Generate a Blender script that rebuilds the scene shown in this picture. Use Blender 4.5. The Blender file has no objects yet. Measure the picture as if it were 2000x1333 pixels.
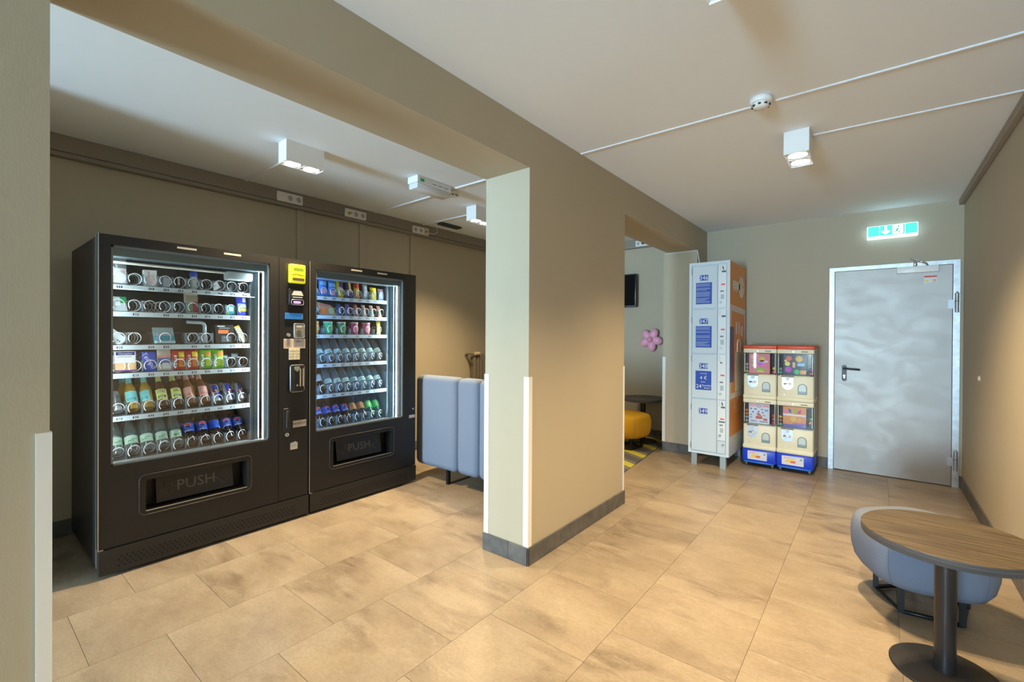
import bpy, bmesh, math, random
from mathutils import Vector, Matrix
random.seed(7)
S = bpy.context.scene
COL = S.collection
# ------------------------------------------------------------------ camera
F, CX, CY, H = 888.75, 1000.0, 659.65, 1.33          # focal length in pixels of the 2000x1333 frame
YAW, PIT, ROL = math.radians(38.66), math.radians(-0.26), math.radians(0.30)
_fw = Vector((-math.sin(YAW)*math.cos(PIT), math.cos(YAW)*math.cos(PIT), math.sin(PIT)))
_rt = Vector((math.cos(YAW), math.sin(YAW), 0)); _up = _rt.cross(_fw)
CR = _rt*math.cos(ROL) + _up*math.sin(ROL); CU = _up*math.cos(ROL) - _rt*math.sin(ROL)
cd = bpy.data.cameras.new('camera'); cam = bpy.data.objects.new('camera', cd); COL.objects.link(cam)
cd.sensor_width = 36.0; cd.lens = F*36/2000; cd.shift_y = -(666.5-CY)/2000; cd.clip_start = 0.02
m3 = Matrix((CR, CU, -_fw)).transposed(); cam.matrix_world = Matrix.Translation((0, 0, H)) @ m3.to_4x4()
S.camera = cam
def ray(x, y): return _fw*F + CR*(x-CX) - CU*(y-CY)
def onx(x, y, X): d = ray(x, y); return Vector((0, 0, H)) + d*(X/d.x)
def ony(x, y, Y): d = ray(x, y); return Vector((0, 0, H)) + d*(Y/d.y)
def onz(x, y, Z=0.0): d = ray(x, y); return Vector((0, 0, H)) + d*((Z-H)/d.z)
# ------------------------------------------------------------------ view, world, daylight
S.view_settings.view_transform = 'Standard'; S.view_settings.look = 'None'
S.view_settings.exposure = 0.46; S.view_settings.gamma = 1.0; S.view_settings.use_curve_mapping = False
W = bpy.data.worlds.new('world'); S.world = W; W.use_nodes = True
W.node_tree.nodes['Background'].inputs[0].default_value = (0.55, 0.75, 1.0, 1); W.node_tree.nodes['Background'].inputs[1].default_value = 0.6
DAY = (0.52, 0.79, 1.0)
def area(name, loc, rot, sx, sy, power, col):
    l = bpy.data.lights.new(name, 'AREA'); l.shape = 'RECTANGLE'; l.size = sx; l.size_y = sy; l.energy = power; l.color = col
    o = bpy.data.objects.new(name, l); o.location = loc; o.rotation_euler = rot; COL.objects.link(o); return o
area('daylight_front_window', (-0.93, -6.9, 1.25), (math.radians(128), 0, 0), 1.1, 2.2, 640, DAY)
area('daylight_side_window', (-2.62, -6.9, 1.25), (math.radians(124), 0, 0), 1.25, 2.2, 820, DAY)
WARM = (1.0, 0.74, 0.42)
SPOT_POWER = 122.0
# ------------------------------------------------------------------ materials
MATS = {}
def mat(name, col, rough=0.5, metal=0.0, emit=0.0, noise=None, bump=None, spec=0.5, coat=0.0, stretch=None, ecol=None, alpha=None, trans=0.0, ior=1.45):
    """noise=(scale, second colour, lo, hi)   bump=(scale, strength)"""
    if name in MATS: return MATS[name]
    m = bpy.data.materials.new(name); m.use_nodes = True; MATS[name] = m
    nt = m.node_tree; b = nt.nodes['Principled BSDF']
    b.inputs['Base Color'].default_value = (*col, 1); b.inputs['Roughness'].default_value = rough
    b.inputs['Metallic'].default_value = metal; b.inputs['Specular IOR Level'].default_value = spec
    b.inputs['Coat Weight'].default_value = coat; b.inputs['Transmission Weight'].default_value = trans; b.inputs['IOR'].default_value = ior
    if emit:
        b.inputs['Emission Color'].default_value = (*(ecol or col), 1); b.inputs['Emission Strength'].default_value = emit
    if noise or bump:
        tc = nt.nodes.new('ShaderNodeTexCoord'); mp = nt.nodes.new('ShaderNodeMapping'); nt.links.new(tc.outputs['Object'], mp.inputs['Vector'])
        if stretch: mp.inputs['Scale'].default_value = stretch
    if noise:
        n = nt.nodes.new('ShaderNodeTexNoise'); n.inputs['Scale'].default_value = noise[0]; n.inputs['Detail'].default_value = 5
        nt.links.new(mp.outputs['Vector'], n.inputs['Vector'])
        r = nt.nodes.new('ShaderNodeValToRGB'); r.color_ramp.elements[0].position = noise[2]; r.color_ramp.elements[1].position = noise[3]
        r.color_ramp.elements[0].color = (*col, 1); r.color_ramp.elements[1].color = (*noise[1], 1)
        nt.links.new(n.outputs['Fac'], r.inputs['Fac']); nt.links.new(r.outputs['Color'], b.inputs['Base Color'])
    if bump:
        n = nt.nodes.new('ShaderNodeTexNoise'); n.inputs['Scale'].default_value = bump[0]; n.inputs['Detail'].default_value = 3
        nt.links.new(mp.outputs['Vector'], n.inputs['Vector'])
        bp = nt.nodes.new('ShaderNodeBump'); bp.inputs['Strength'].default_value = bump[1]; bp.inputs['Distance'].default_value = 0.002
        nt.links.new(n.outputs['Fac'], bp.inputs['Height']); nt.links.new(bp.outputs['Normal'], b.inputs['Normal'])
    return m
def clear(name, tint, gloss=0.12, body=0.0, bodycol=(1, 1, 1), rough=0.03):
    """thin clear plastic or glass: mostly transparent, a fresnel reflection, optional milky body"""
    if name in MATS: return MATS[name]
    m = bpy.data.materials.new(name); m.use_nodes = True; MATS[name] = m; nt = m.node_tree
    nt.nodes.remove(nt.nodes['Principled BSDF']); out = nt.nodes['Material Output']
    t = nt.nodes.new('ShaderNodeBsdfTransparent'); t.inputs[0].default_value = (*tint, 1)
    g = nt.nodes.new('ShaderNodeBsdfGlossy'); g.inputs['Roughness'].default_value = rough
    lw = nt.nodes.new('ShaderNodeFresnel'); lw.inputs['IOR'].default_value = 1.45
    mm = nt.nodes.new('ShaderNodeMath'); mm.operation = 'MULTIPLY_ADD'; mm.inputs[1].default_value = 1.0; mm.inputs[2].default_value = gloss; mm.use_clamp = True
    nt.links.new(lw.outputs[0], mm.inputs[0])
    mx = nt.nodes.new('ShaderNodeMixShader'); nt.links.new(mm.outputs[0], mx.inputs[0]); nt.links.new(t.outputs[0], mx.inputs[1]); nt.links.new(g.outputs[0], mx.inputs[2])
    last = mx
    if body:
        d = nt.nodes.new('ShaderNodeBsdfDiffuse'); d.inputs[0].default_value = (*bodycol, 1)
        m2 = nt.nodes.new('ShaderNodeMixShader'); m2.inputs[0].default_value = body; nt.links.new(mx.outputs[0], m2.inputs[1]); nt.links.new(d.outputs[0], m2.inputs[2]); last = m2
    nt.links.new(last.outputs[0], out.inputs['Surface']); return m
PAINT = (0.435, 0.38, 0.28)
wallm = mat('wall_paint', PAINT, 0.75, bump=(260, 0.10), stretch=(1, 1, 0.35), noise=(1.2, (0.465, 0.405, 0.30), 0.3, 0.7))
ceilm = mat('ceiling_paint', (0.82, 0.87, 0.92), 0.85, bump=(120, 0.08))
whitem = mat('white_plastic', (0.80, 0.80, 0.79), 0.4)
def tile_material():
    """stone-look tile: cloudy beige with broken brown streaks, every tile its own piece of the pattern"""
    m = bpy.data.materials.new('stone_look_tile'); m.use_nodes = True; nt = m.node_tree; b = nt.nodes['Principled BSDF']; L = nt.links; N = nt.nodes.new
    tc = N('ShaderNodeTexCoord'); oi = N('ShaderNodeObjectInfo')
    off = N('ShaderNodeVectorMath'); off.operation = 'SCALE'; L.new(oi.outputs['Random'], off.inputs[3]); off.inputs[0].default_value = (37, 91, 13)
    add = N('ShaderNodeVectorMath'); add.operation = 'ADD'; L.new(tc.outputs['Object'], add.inputs[0]); L.new(off.outputs[0], add.inputs[1])
    def noise(scale, detail, rough, dist, sc, rot=0):
        mp = N('ShaderNodeMapping'); mp.inputs['Scale'].default_value = sc; mp.inputs['Rotation'].default_value = (0, 0, math.radians(rot)); L.new(add.outputs[0], mp.inputs[0])
        n = N('ShaderNodeTexNoise'); n.inputs['Scale'].default_value = scale; n.inputs['Detail'].default_value = detail; n.inputs['Roughness'].default_value = rough; n.inputs['Distortion'].default_value = dist; L.new(mp.outputs[0], n.inputs[0]); return n
    def ramp(src, p0, c0, p1, c1):
        r = N('ShaderNodeValToRGB'); e = r.color_ramp.elements; e[0].position = p0; e[0].color = (*c0, 1); e[1].position = p1; e[1].color = (*c1, 1); L.new(src, r.inputs[0]); return r
    def mix(fac, c1, c2, mode='MIX'):
        x = N('ShaderNodeMixRGB'); x.blend_type = mode
        if hasattr(fac, 'links'): L.new(fac, x.inputs[0])
        else: x.inputs[0].default_value = fac
        L.new(c1, x.inputs[1])
        if hasattr(c2, 'links'): L.new(c2, x.inputs[2])
        else: x.inputs[2].default_value = (*c2, 1)
        return x
    cloud = ramp(noise(2.3, 6, .6, .2, (1, 1.5, 1)).outputs['Fac'], .32, (.275, .212, .146), .68, (.385, .312, .222))
    patch = ramp(noise(1.9, 3, .5, .3, (1, 1.6, 1)).outputs['Fac'], .50, (0, 0, 0), .66, (.85, .85, .85))
    streak = ramp(noise(3.4, 9, .68, .6, (1, 3.0, 1), 4).outputs['Fac'], .40, (0, 0, 0), .64, (1, 1, 1))
    f1 = mix(1.0, patch.outputs[0], streak.outputs[0], 'MULTIPLY')
    c1 = mix(f1.outputs[0], cloud.outputs[0], (.14, .10, .068))
    pale = ramp(noise(7, 10, .75, .8, (1, 2.4, 1), -8).outputs['Fac'], .58, (0, 0, 0), .74, (.6, .6, .6))
    c2 = mix(pale.outputs[0], c1.outputs[0], (.46, .41, .33))
    speck = ramp(noise(60, 4, .7, 0, (1, 1.8, 1)).outputs['Fac'], .30, (.86, .86, .86), .60, (1.05, 1.05, 1.05))
    c3 = mix(1.0, c2.outputs[0], speck.outputs[0], 'MULTIPLY'); L.new(c3.outputs[0], b.inputs['Base Color'])
    b.inputs['Roughness'].default_value = 0.34; b.inputs['Specular IOR Level'].default_value = 0.35
    return m
tilem = tile_material()
groutm = mat('grout', (0.27, 0.225, 0.17), 0.8)
# ------------------------------------------------------------------ mesh helpers
class MB:
    def __init__(s): s.v = []; s.f = []; s.sm = []
    def add(s, vs, fs, smooth=False):
        o = len(s.v); s.v += [tuple(p) for p in vs]; s.f += [tuple(i+o for i in q) for q in fs]; s.sm += [smooth]*len(fs); return s
    def box(s, x0, x1, y0, y1, z0, z1):
        return s.add([(x0,y0,z0),(x1,y0,z0),(x1,y1,z0),(x0,y1,z0),(x0,y0,z1),(x1,y0,z1),(x1,y1,z1),(x0,y1,z1)],
                     [(3,2,1,0),(4,5,6,7),(0,1,5,4),(1,2,6,5),(2,3,7,6),(3,0,4,7)])
    def bbox(s, x0, x1, y0, y1, z0, z1, bev, seg=2, smooth=True):
        bm = bmesh.new(); bmesh.ops.create_cube(bm, size=1.0)
        for v in bm.verts: v.co = Vector(((x0+x1)/2+v.co.x*(x1-x0), (y0+y1)/2+v.co.y*(y1-y0), (z0+z1)/2+v.co.z*(z1-z0)))
        bmesh.ops.bevel(bm, geom=bm.edges[:], offset=bev, segments=seg, profile=0.5, affect='EDGES')
        bm.verts.index_update(); s.add([v.co for v in bm.verts], [[v.index for v in f.verts] for f in bm.faces], smooth); bm.free(); return s
    def cyl(s, p0, p1, r0, r1=None, n=16, caps=True, smooth=True):
        p0 = Vector(p0); p1 = Vector(p1); r1 = r0 if r1 is None else r1
        d = (p1-p0).normalized(); a = d.orthogonal().normalized(); b = d.cross(a)
        vs = []
        for p, r in ((p0, r0), (p1, r1)):
            vs += [p + a*(r*math.cos(2*math.pi*i/n)) + b*(r*math.sin(2*math.pi*i/n)) for i in range(n)]
        s.add(vs, [(i, (i+1) % n, n+(i+1) % n, n+i) for i in range(n)], smooth)
        if caps: s.add(vs, [tuple(range(n))[::-1], tuple(range(n, 2*n))])
        return s
    def lathe(s, prof, n=20, c=(0, 0, 0), smooth=True, a0=0.0, a1=2*math.pi):
        full = abs(a1-a0-2*math.pi) < 1e-6; k = n if full else n+1
        vs = [(c[0]+r*math.cos(a0+(a1-a0)*i/n), c[1]+r*math.sin(a0+(a1-a0)*i/n), c[2]+z) for r, z in prof for i in range(k)]
        fs = []
        for j in range(len(prof)-1):
            for i in range(n):
                i2 = (i+1) % k; fs.append((j*k+i, j*k+i2, (j+1)*k+i2, (j+1)*k+i))
        return s.add(vs, fs, smooth)
    def tube(s, pts, r, n=6, closed=False):
        pts = [Vector(p) for p in pts]; m = len(pts); vs = []; prev = None
        for i, p in enumerate(pts):
            t = (pts[(i+1) % m]-pts[i-1]) if closed else (pts[min(i+1, m-1)]-pts[max(i-1, 0)])
            t = t.normalized()
            if prev is None: a = t.orthogonal().normalized()
            else:
                a = prev - t*prev.dot(t); a = a.normalized() if a.length > 1e-6 else t.orthogonal().normalized()
            prev = a; b = t.cross(a)
            vs += [p + a*(r*math.cos(2*math.pi*k/n)) + b*(r*math.sin(2*math.pi*k/n)) for k in range(n)]
        fs = []
        for i in range(m if closed else m-1):
            j = (i+1) % m
            for k in range(n): fs.append((i*n+k, i*n+(k+1) % n, j*n+(k+1) % n, j*n+k))
        if not closed: fs += [tuple(range(n))[::-1], tuple(range((m-1)*n, m*n))]
        return s.add(vs, fs, True)
    def plate(s, mp, poly, d0, d1, side_smooth=False):
        """polygon (u,v) counter-clockwise seen from outside, extruded from offset d0 to d1"""
        n = len(poly); vs = [mp(u, v, d0) for u, v in poly] + [mp(u, v, d1) for u, v in poly]
        s.add(vs, [tuple(range(n, 2*n)), tuple(range(n))[::-1]]); s.add(vs, [(i, (i+1) % n, n+(i+1) % n, n+i) for i in range(n)], side_smooth); return s
    def rect(s, mp, u0, u1, v0, v1, d0, d1): return s.plate(mp, [(u0, v0), (u1, v0), (u1, v1), (u0, v1)], d0, d1)
    def flat(s, mp, poly, d): return s.add([mp(u, v, d) for u, v in poly], [tuple(range(len(poly)))])
    def text(s, mp, txt, u, v, h, d, align='C', sx=1.0, rot=0.0):
        vs, fs = glyphs(txt); 
        if not vs: return s
        x0 = min(p[0] for p in vs); x1 = max(p[0] for p in vs); ox = {'C': (x0+x1)/2, 'L': x0, 'R': x1}[align]
        k = h/0.69; c, q = math.cos(rot), math.sin(rot); out = []
        for p in vs:
            a, b = (p[0]-ox)*k*sx, p[1]*k - (h/2 if align == 'C' else 0)
            out.append(mp(u + a*c - b*q, v + a*q + b*c, d))
        return s.add(out, fs)
    def obj(s, name, m, parent=None, off=(0, 0, 0)):
        me = bpy.data.meshes.new(name); o3 = Vector(off)
        me.from_pydata([Vector(p)-o3 for p in s.v], [], s.f); me.materials.append(m)
        me.polygons.foreach_set('use_smooth', s.sm); me.update()
        o = bpy.data.objects.new(name, me); COL.objects.link(o)
        if parent is not None: o.parent = parent
        return o
_G = {}
def glyphs(txt):
    if txt in _G: return _G[txt]
    cu = bpy.data.curves.new('lettering', 'FONT'); cu.body = txt; cu.resolution_u = 2; cu.fill_mode = 'FRONT'
    o = bpy.data.objects.new('lettering', cu); COL.objects.link(o)
    me = o.to_mesh(); r = ([tuple(v.co) for v in me.vertices], [tuple(p.vertices) for p in me.polygons]); o.to_mesh_clear()
    bpy.data.objects.remove(o); bpy.data.curves.remove(cu); _G[txt] = r; return r
def mapX(x): return lambda u, v, d: (x+d, u, v)          # a face looking along +X, u = +Y
def mapY(y): return lambda u, v, d: (u, y-d, v)          # a face looking along -Y, u = +X
def wrap(r, c=(0, 0, 0), a0=0.0):                         # bends a print round a vertical cylinder, facing +X at u=0
    return lambda u, v, d: (c[0]+(r+d)*math.cos(a0+u/r), c[1]+(r+d)*math.sin(a0+u/r), c[2]+v)
def disc(u, v, r, n=20, a0=0.0, a1=2*math.pi): 
    full = abs(a1-a0-2*math.pi) < 1e-6
    return [(u+r*math.cos(a0+(a1-a0)*i/n), v+r*math.sin(a0+(a1-a0)*i/n)) for i in range(n if full else n+1)]
def rrect(u0, u1, v0, v1, r, n=4):
    p = []
    for cx, cy, a in ((u1-r, v1-r, 0), (u0+r, v1-r, 90), (u0+r, v0+r, 180), (u1-r, v0+r, 270)):
        p += [(cx+r*math.cos(math.radians(a+90*i/n)), cy+r*math.sin(math.radians(a+90*i/n))) for i in range(n+1)]
    return p
def thing(name, label, cat, loc=(0, 0, 0), group=None, rot=(0, 0, 0)):
    o = bpy.data.objects.new(name, None); o.empty_display_size = 0.05; COL.objects.link(o); o.location = loc; o.rotation_euler = rot
    return tag(o, label, cat, group)
def tag(o, label, cat, group=None):
    o['label'] = label; o['category'] = cat
    if group: o['group'] = group
    return o
def struct(name, mb, m, parent=None, label=None):
    o = mb.obj(name, m, parent)
    if parent is None: o['kind'] = 'structure'
    if label: o['label'] = label
    return o
def dup(root, loc=None, rot=None, label=None, group=None):
    r = root.copy(); COL.objects.link(r)
    if loc is not None: r.location = loc
    if rot is not None: r.rotation_euler = rot
    if label: r['label'] = label
    if group: r['group'] = group
    for ch in list(root.children):
        c = ch.copy(); COL.objects.link(c); c.parent = r
        for g in list(ch.children):
            d = g.copy(); COL.objects.link(d); d.parent = c
    return r
# ------------------------------------------------------------------ the room
XR, YE, ZC, ZL, XL, YL2 = 0.60, 5.62, 2.555, 2.61, -4.15, 5.80
BX0, BX1, BZ = -1.895, -1.56, 2.297
PY0, PY1 = 2.105, 3.375
YB = -7.0
floor = struct('floor', MB().box(XL-.1, XR+.1, YB-.1, YL2+.1, -0.06, -0.004), groutm)
T = 0.507; g = 0.0007
tb = MB().bbox(-T/2+g, T/2-g, -T/2+g, T/2-g, -0.012, 0.0, 0.0007, 1, False)
tile0 = tb.obj('tile', tilem, floor); first = True
for k in range(-8, 3):
    x0 = -0.415 + T*k
    if x0 > XR or x0 + T < XL: continue
    ph = 0.364 if k % 2 else 0.109
    for j in range(-7, 13):
        y0 = ph + T*j
        if y0 > YL2 or y0 + T < YB: continue
        if x0 + T < BX1 - .05 and y0 > 3.2 and x0 < -2.4: continue
        o = tile0 if first else tile0.copy()
        if not first: COL.objects.link(o); o.parent = floor
        first = False; o.location = (x0+T/2, y0+T/2, 0)
struct('ceiling', MB().box(BX1, XR+.1, YB-.1, YE+.1, ZC, ZC+.08), ceilm)
struct('ceiling_left', MB().box(XL-.1, BX0, YB-.1, YL2+.1, ZL, ZL+.08), ceilm)
struct('wall_left', MB().box(XL-.1, XL, YB-.1, YL2+.1, 0, ZL), wallm)
struct('wall_right', MB().box(XR, XR+.1, YB-.1, YE+.1, 0, ZC), wallm)
de0, de1, dz = -0.372, 0.578, 2.025                       # door opening in the end wall
struct('wall_end', MB().box(BX1, de0, YE, YE+.12, 0, ZC).box(de1, XR, YE, YE+.12, 0, ZC).box(de0, de1, YE, YE+.12, dz, ZC).box(de0-.05, de1+.05, YE+.12, YE+.2, 0, dz+.05), wallm)
struct('wall_left_end', MB().box(XL, BX0, YL2, YL2+.1, 0, ZL), wallm)
struct('beam', MB().box(BX0, BX1, YB, YL2, BZ, ZL+.06), wallm)
struct('pillar', MB().box(BX0, BX1, PY0, PY1, 0, BZ), wallm)
struct('wall_middle_near', MB().box(BX0, BX1, YB, 0.161, 0, BZ), wallm)
struct('wall_middle_far', MB().box(BX0-.045, BX1, 5.245, YL2, 0, BZ), wallm)
wb = MB()                                                 # wall behind the camera with two big windows
for a, b, w0, w1 in ((BX1, XR, -1.50, -0.36), (XL, BX0, -3.28, -1.96)):
    wb.box(a, b, YB-.1, YB, 0, .1).box(a, b, YB-.1, YB, 2.42, ZL).box(a, w0, YB-.1, YB, .1, 2.42).box(w1, b, YB-.1, YB, .1, 2.42)
struct('wall_back', wb, wallm)
struct('wall_left_added', MB().box(XL, -3.30, -0.25, -0.10, 0, ZL), wallm)  # unseen partition added to keep window daylight off the machine corner
glassm = clear('window_glass', (0.96, 0.98, 1.0), 0.02)
framem = mat('window_frame', (0.7, 0.7, 0.7), 0.4)
for i, (w0, w1) in enumerate(((-1.50, -.36), (-3.28, -1.96))):
    fr = MB()
    for u in (w0, (w0+w1)/2-.025, w1-.05): fr.box(u, u+.05, YB-.08, YB-.03, .1, 2.42)
    fr.box(w0, w1, YB-.08, YB-.03, .1, .15).box(w0, w1, YB-.08, YB-.03, 2.37, 2.42)
    wo = struct('window_%d' % (i+1), fr, framem)
    MB().box(w0, w1, YB-.058, YB-.052, .1, 2.42).obj('pane', glassm, wo)
# ---- skirting tiles
skm = mat('slate_skirting', (0.085, 0.085, 0.085), 0.5, noise=(14, (0.14, 0.135, 0.13), 0.35, 0.7), bump=(60, 0.2))
def skirting(name, runs, h=0.105, t=0.010):
    """runs: (axis 'x' or 'y', fixed coordinate, from, to, outward sign, joints or None)"""
    back = MB()
    for ax, c, a, b, sg, jo in runs:
        q = sorted((c, c+sg*t*0.55))
        back.box(q[0], q[1], a, b, 0, h-.003) if ax == 'y' else back.box(a, b, q[0], q[1], 0, h-.003)
    root = struct(name, back, mat('skirting_joint', (0.32, 0.30, 0.27), 0.8))
    for ax, c, a, b, sg, jo in runs:
        js = jo if jo else [a+T*0.66*k for k in range(1, int((b-a)/(T*0.66))+1) if a+T*.66*k < b-.03]
        ed = [a]+list(js)+[b]; q = sorted((c, c+sg*t))
        for p0, p1 in zip(ed, ed[1:]):
            m = MB()
            m.bbox(q[0], q[1], p0+.001, p1-.001, .001, h, .0015, 1, False) if ax == 'y' else m.bbox(p0+.001, p1-.001, q[0], q[1], .001, h, .0015, 1, False)
            m.obj('tile', skm, root)
    return root
t = .010
skirting('baseboard_pillar', [('x', PY0, BX0-t, BX1+t, -1, [-1.7]), ('y', BX1, PY0-t, PY1+t, 1, [onx(1092, 1063, BX1).y, onx(1179, 1009, BX1).y]), ('y', BX0, PY0, PY1, -1, None), ('x', PY1, BX0-t, BX1+t, 1, [-1.7])])
skirting('baseboard_right', [('y', XR, YB, YE, -1, None)])
skirting('baseboard_end', [('x', YE, BX1, de0-.003, -1, None), ('x', YE, de1+.003, XR-.011, -1, [de1+.01])])
skirting('baseboard_left', [('y', XL, -.098, YL2, 1, None)])
skirting('baseboard_left_end', [('x', YL2, XL+.011, BX0-.045, -1, None)])
skirting('baseboard_middle_far', [('x', 5.245, BX0-.045, BX1+t, -1, [-1.75]), ('y', BX1, 5.245, YE-.011, 1, None)])
skirting('baseboard_middle_near', [('y', BX1, YB, .161, 1, None), ('y', BX0, YB, .161, -1, None), ('x', .161, BX0, BX1, 1, [-1.7])])
# ---- white corner guards
guardm = mat('corner_guard_white', (0.78, 0.78, 0.77), 0.45)
def guard(x, y, sx, sy, label, w=0.032, z1=1.09):
    m = MB(); tt = .004
    xa, xb = sorted((x+sx*tt, x-sx*w)); ya, yb = sorted((y, y+sy*tt)); m.box(xa, xb, ya, yb, .106, z1)
    xa, xb = sorted((x, x+sx*tt)); ya, yb = sorted((y, y-sy*w)); m.box(xa, xb, ya, yb, .106, z1)
    o = m.obj('corner_guard', guardm); tag(o, label, 'corner guard', 'white corner guards')
guard(BX1, PY0, 1, -1, 'white corner guard on the pillar edge between the pale and the beige face')
guard(BX0, PY0, -1, -1, 'white corner guard on the pillar edge beside the grey bench')
guard(BX1, PY1, 1, 1, 'white corner guard on the pillar edge facing the lockers', .012)
guard(BX0-.045, 5.245, -1, -1, 'white corner guard on the wall edge beside the pink flower')
guard(BX1, 0.161, 1, 1, 'white corner guard on the wall edge in front of the drinks machine', .024)
# ---- trunking under the ceiling of the machine bay, battens, conduits
trm = mat('trunking_brown_grey', (0.26, 0.225, 0.185), 0.6)
tr = MB().bbox(XL, -4.10, -.098, YL2, 2.503, ZL, .003, 1, False).bbox(XL, -4.095, -.098, YL2, 2.468, 2.500, .006, 2)
tag(tr.obj('cable_trunking', trm), 'brown grey cable trunking along the top of the wall above the vending machines', 'trunking')
tr = MB().bbox(-4.09, BX0, YL2-.05, YL2, 2.50, ZL, .003, 1, False)
tag(tr.obj('cable_trunking', trm), 'brown grey cable trunking above the wall television', 'trunking')
tr = MB().bbox(XR-.035, XR, YB, YE, ZC-.05, ZC, .004, 1, False)
tag(tr.obj('cable_trunking', mat('trunking_taupe', (0.30, 0.26, 0.21), 0.6)), 'slim taupe cable trunking along the ceiling edge beside the steel door', 'trunking')
for px, lb in ((586, 'under the socket strip without plugs'), (707, 'under the socket strip with a brass plug'), (805, 'under the socket strip with a white cable')):
    y = onx(px, 480, XL).y
    tag(MB().bbox(XL, XL+.014, y-.035, y+.035, .11, 2.47, .003, 1, False).obj('wall_batten', wallm), 'painted vertical batten ' + lb, 'batten', 'wall battens')
condm = mat('conduit_white', (0.72, 0.74, 0.76), 0.8)
def conduit(a, b, label, w=.015, h=.007):
    a = Vector(a); b = Vector(b); d = (b-a).normalized(); s = Vector((-d.y, d.x, 0))*(w/2)
    m = MB(); vs = []
    for p in (a, b):
        for q, zz in ((-1, 0), (-1, -h*.6), (-.6, -h), (.6, -h), (1, -h*.6), (1, 0)): vs.append(p + s*q + Vector((0, 0, zz)))
    m.add(vs, [(i, (i+1) % 6, 6+(i+1) % 6, 6+i) for i in range(6)] + [tuple(range(6))[::-1], tuple(range(6, 12))])
    tag(m.obj('ceiling_conduit', condm), label, 'conduit', 'white ceiling conduits')
conduit((BX1+.002, 2.68, ZC), (XR-.035, 2.70, ZC), 'white ceiling conduit running past the smoke detector to the beam')
conduit((-0.311, 3.29, ZC), (XR-.035, 3.33, ZC), 'white ceiling conduit from the downlight to the wall of the steel door')
conduit((-3.125, 1.575, ZL), (-4.099, 1.575, ZL), 'white ceiling conduit from the twin downlight above the vending machines', .020, .010)
conduit((-3.00, 2.80, ZL), (-4.099, 2.83, ZL), 'white ceiling conduit from the emergency light to the trunking', .020, .010)
conduit((BX0, 2.78, ZL), (-2.86, 2.78, ZL), 'white ceiling conduit from the emergency light to the beam', .020, .010)
conduit((-3.20, 3.48, ZL), (-4.099, 3.47, ZL), 'white ceiling conduit from the downlight half hidden by the pillar', .020, .010)
# ---- ceiling downlights
lampm = mat('lamp_glow', (1, 0.95, 0.85), 0.5, emit=14.0, ecol=(1, 0.93, 0.82))
boxm = mat('lamp_housing_white', (0.82, 0.82, 0.82), 0.35)
reflm = mat('lamp_reflector', (0.9, 0.9, 0.9), 0.15, metal=1.0)
def downlight(x0, x1, y0, y1, zt, label, h=0.135):
    c = ((x0+x1)/2, (y0+y1)/2, zt); r = thing('twin_downlight', label, 'ceiling light', c, 'white twin downlights')
    z0 = zt-h; w = .004
    m = MB().box(x0, x1, y0, y0+w, z0, zt).box(x0, x1, y1-w, y1, z0, zt).box(x0, x0+w, y0+w, y1-w, z0, zt).box(x1-w, x1, y0+w, y1-w, z0, zt).box(x0+w, x1-w, y0+w, y1-w, z0+.03, zt)
    ym = (y0+y1)/2; m.box(x0+w, x1-w, ym-.002, ym+.002, z0+.002, z0+.03)
    m.obj('housing', boxm, r, c)
    for yy in ((y0+ym)/2, (y1+ym)/2):
        MB().cyl((c[0], yy, z0+.029), (c[0], yy, z0+.004), .047, .052, 24, False).obj('reflector', reflm, r, c)
        MB().cyl((c[0], yy, z0+.020), (c[0], yy, z0+.006), .046, .046, 24).obj('lamp', lampm, r, c)
        l = bpy.data.lights.new('downlight_spot', 'SPOT'); l.energy = SPOT_POWER; l.color = WARM; l.spot_size = math.radians(122); l.spot_blend = 1.0; l.shadow_soft_size = .03
        o = bpy.data.objects.new('downlight_spot', l); COL.objects.link(o); o.parent = r; o.location = (0, yy-c[1], z0-.004-c[2])
    return r
downlight(-3.125, -3.015, 1.40, 1.662, ZL, 'white twin downlight above the vending machines', .14)
downlight(-3.197, -3.067, 3.26, 3.53, ZL, 'white twin downlight half hidden behind the pillar', .14)
downlight(-0.441, -0.312, 3.15, 3.425, ZC, 'white twin downlight on the ceiling between the pillar and the steel door')
downlight(-0.441, -0.312, 1.305, 1.578, ZC, 'white twin downlight cut by the top of the frame')
# ---- smoke detectors
def smoke(x, y, zt, label):
    c = (x, y, zt); r = thing('smoke_detector', label, 'smoke detector', c, 'ceiling smoke detectors')
    MB().lathe([(0, 0), (.052, 0), (.054, -.022), (.045, -.030), (0, -.030)], 28, c).obj('base', whitem, r, c)
    MB().lathe([(.040, -.030), (.036, -.046), (.020, -.052), (0, -.052)], 24, c).obj('sensor_head', whitem, r, c)
    m = MB()
    for k in range(8):
        a = k*math.pi/4; m.box(c[0]+.038*math.cos(a)-.006, c[0]+.038*math.cos(a)+.006, c[1]+.038*math.sin(a)-.006, c[1]+.038*math.sin(a)+.006, zt-.043, zt-.036)
    m.obj('vent_slots', mat('dark_slot', (0.03, 0.03, 0.03), .7), r, c)
smoke(-0.47, 2.625, ZC, 'round white smoke detector beside the long ceiling conduit')
smoke(-2.945, 2.83, ZL, 'round white smoke detector beside the emergency light box')
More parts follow.
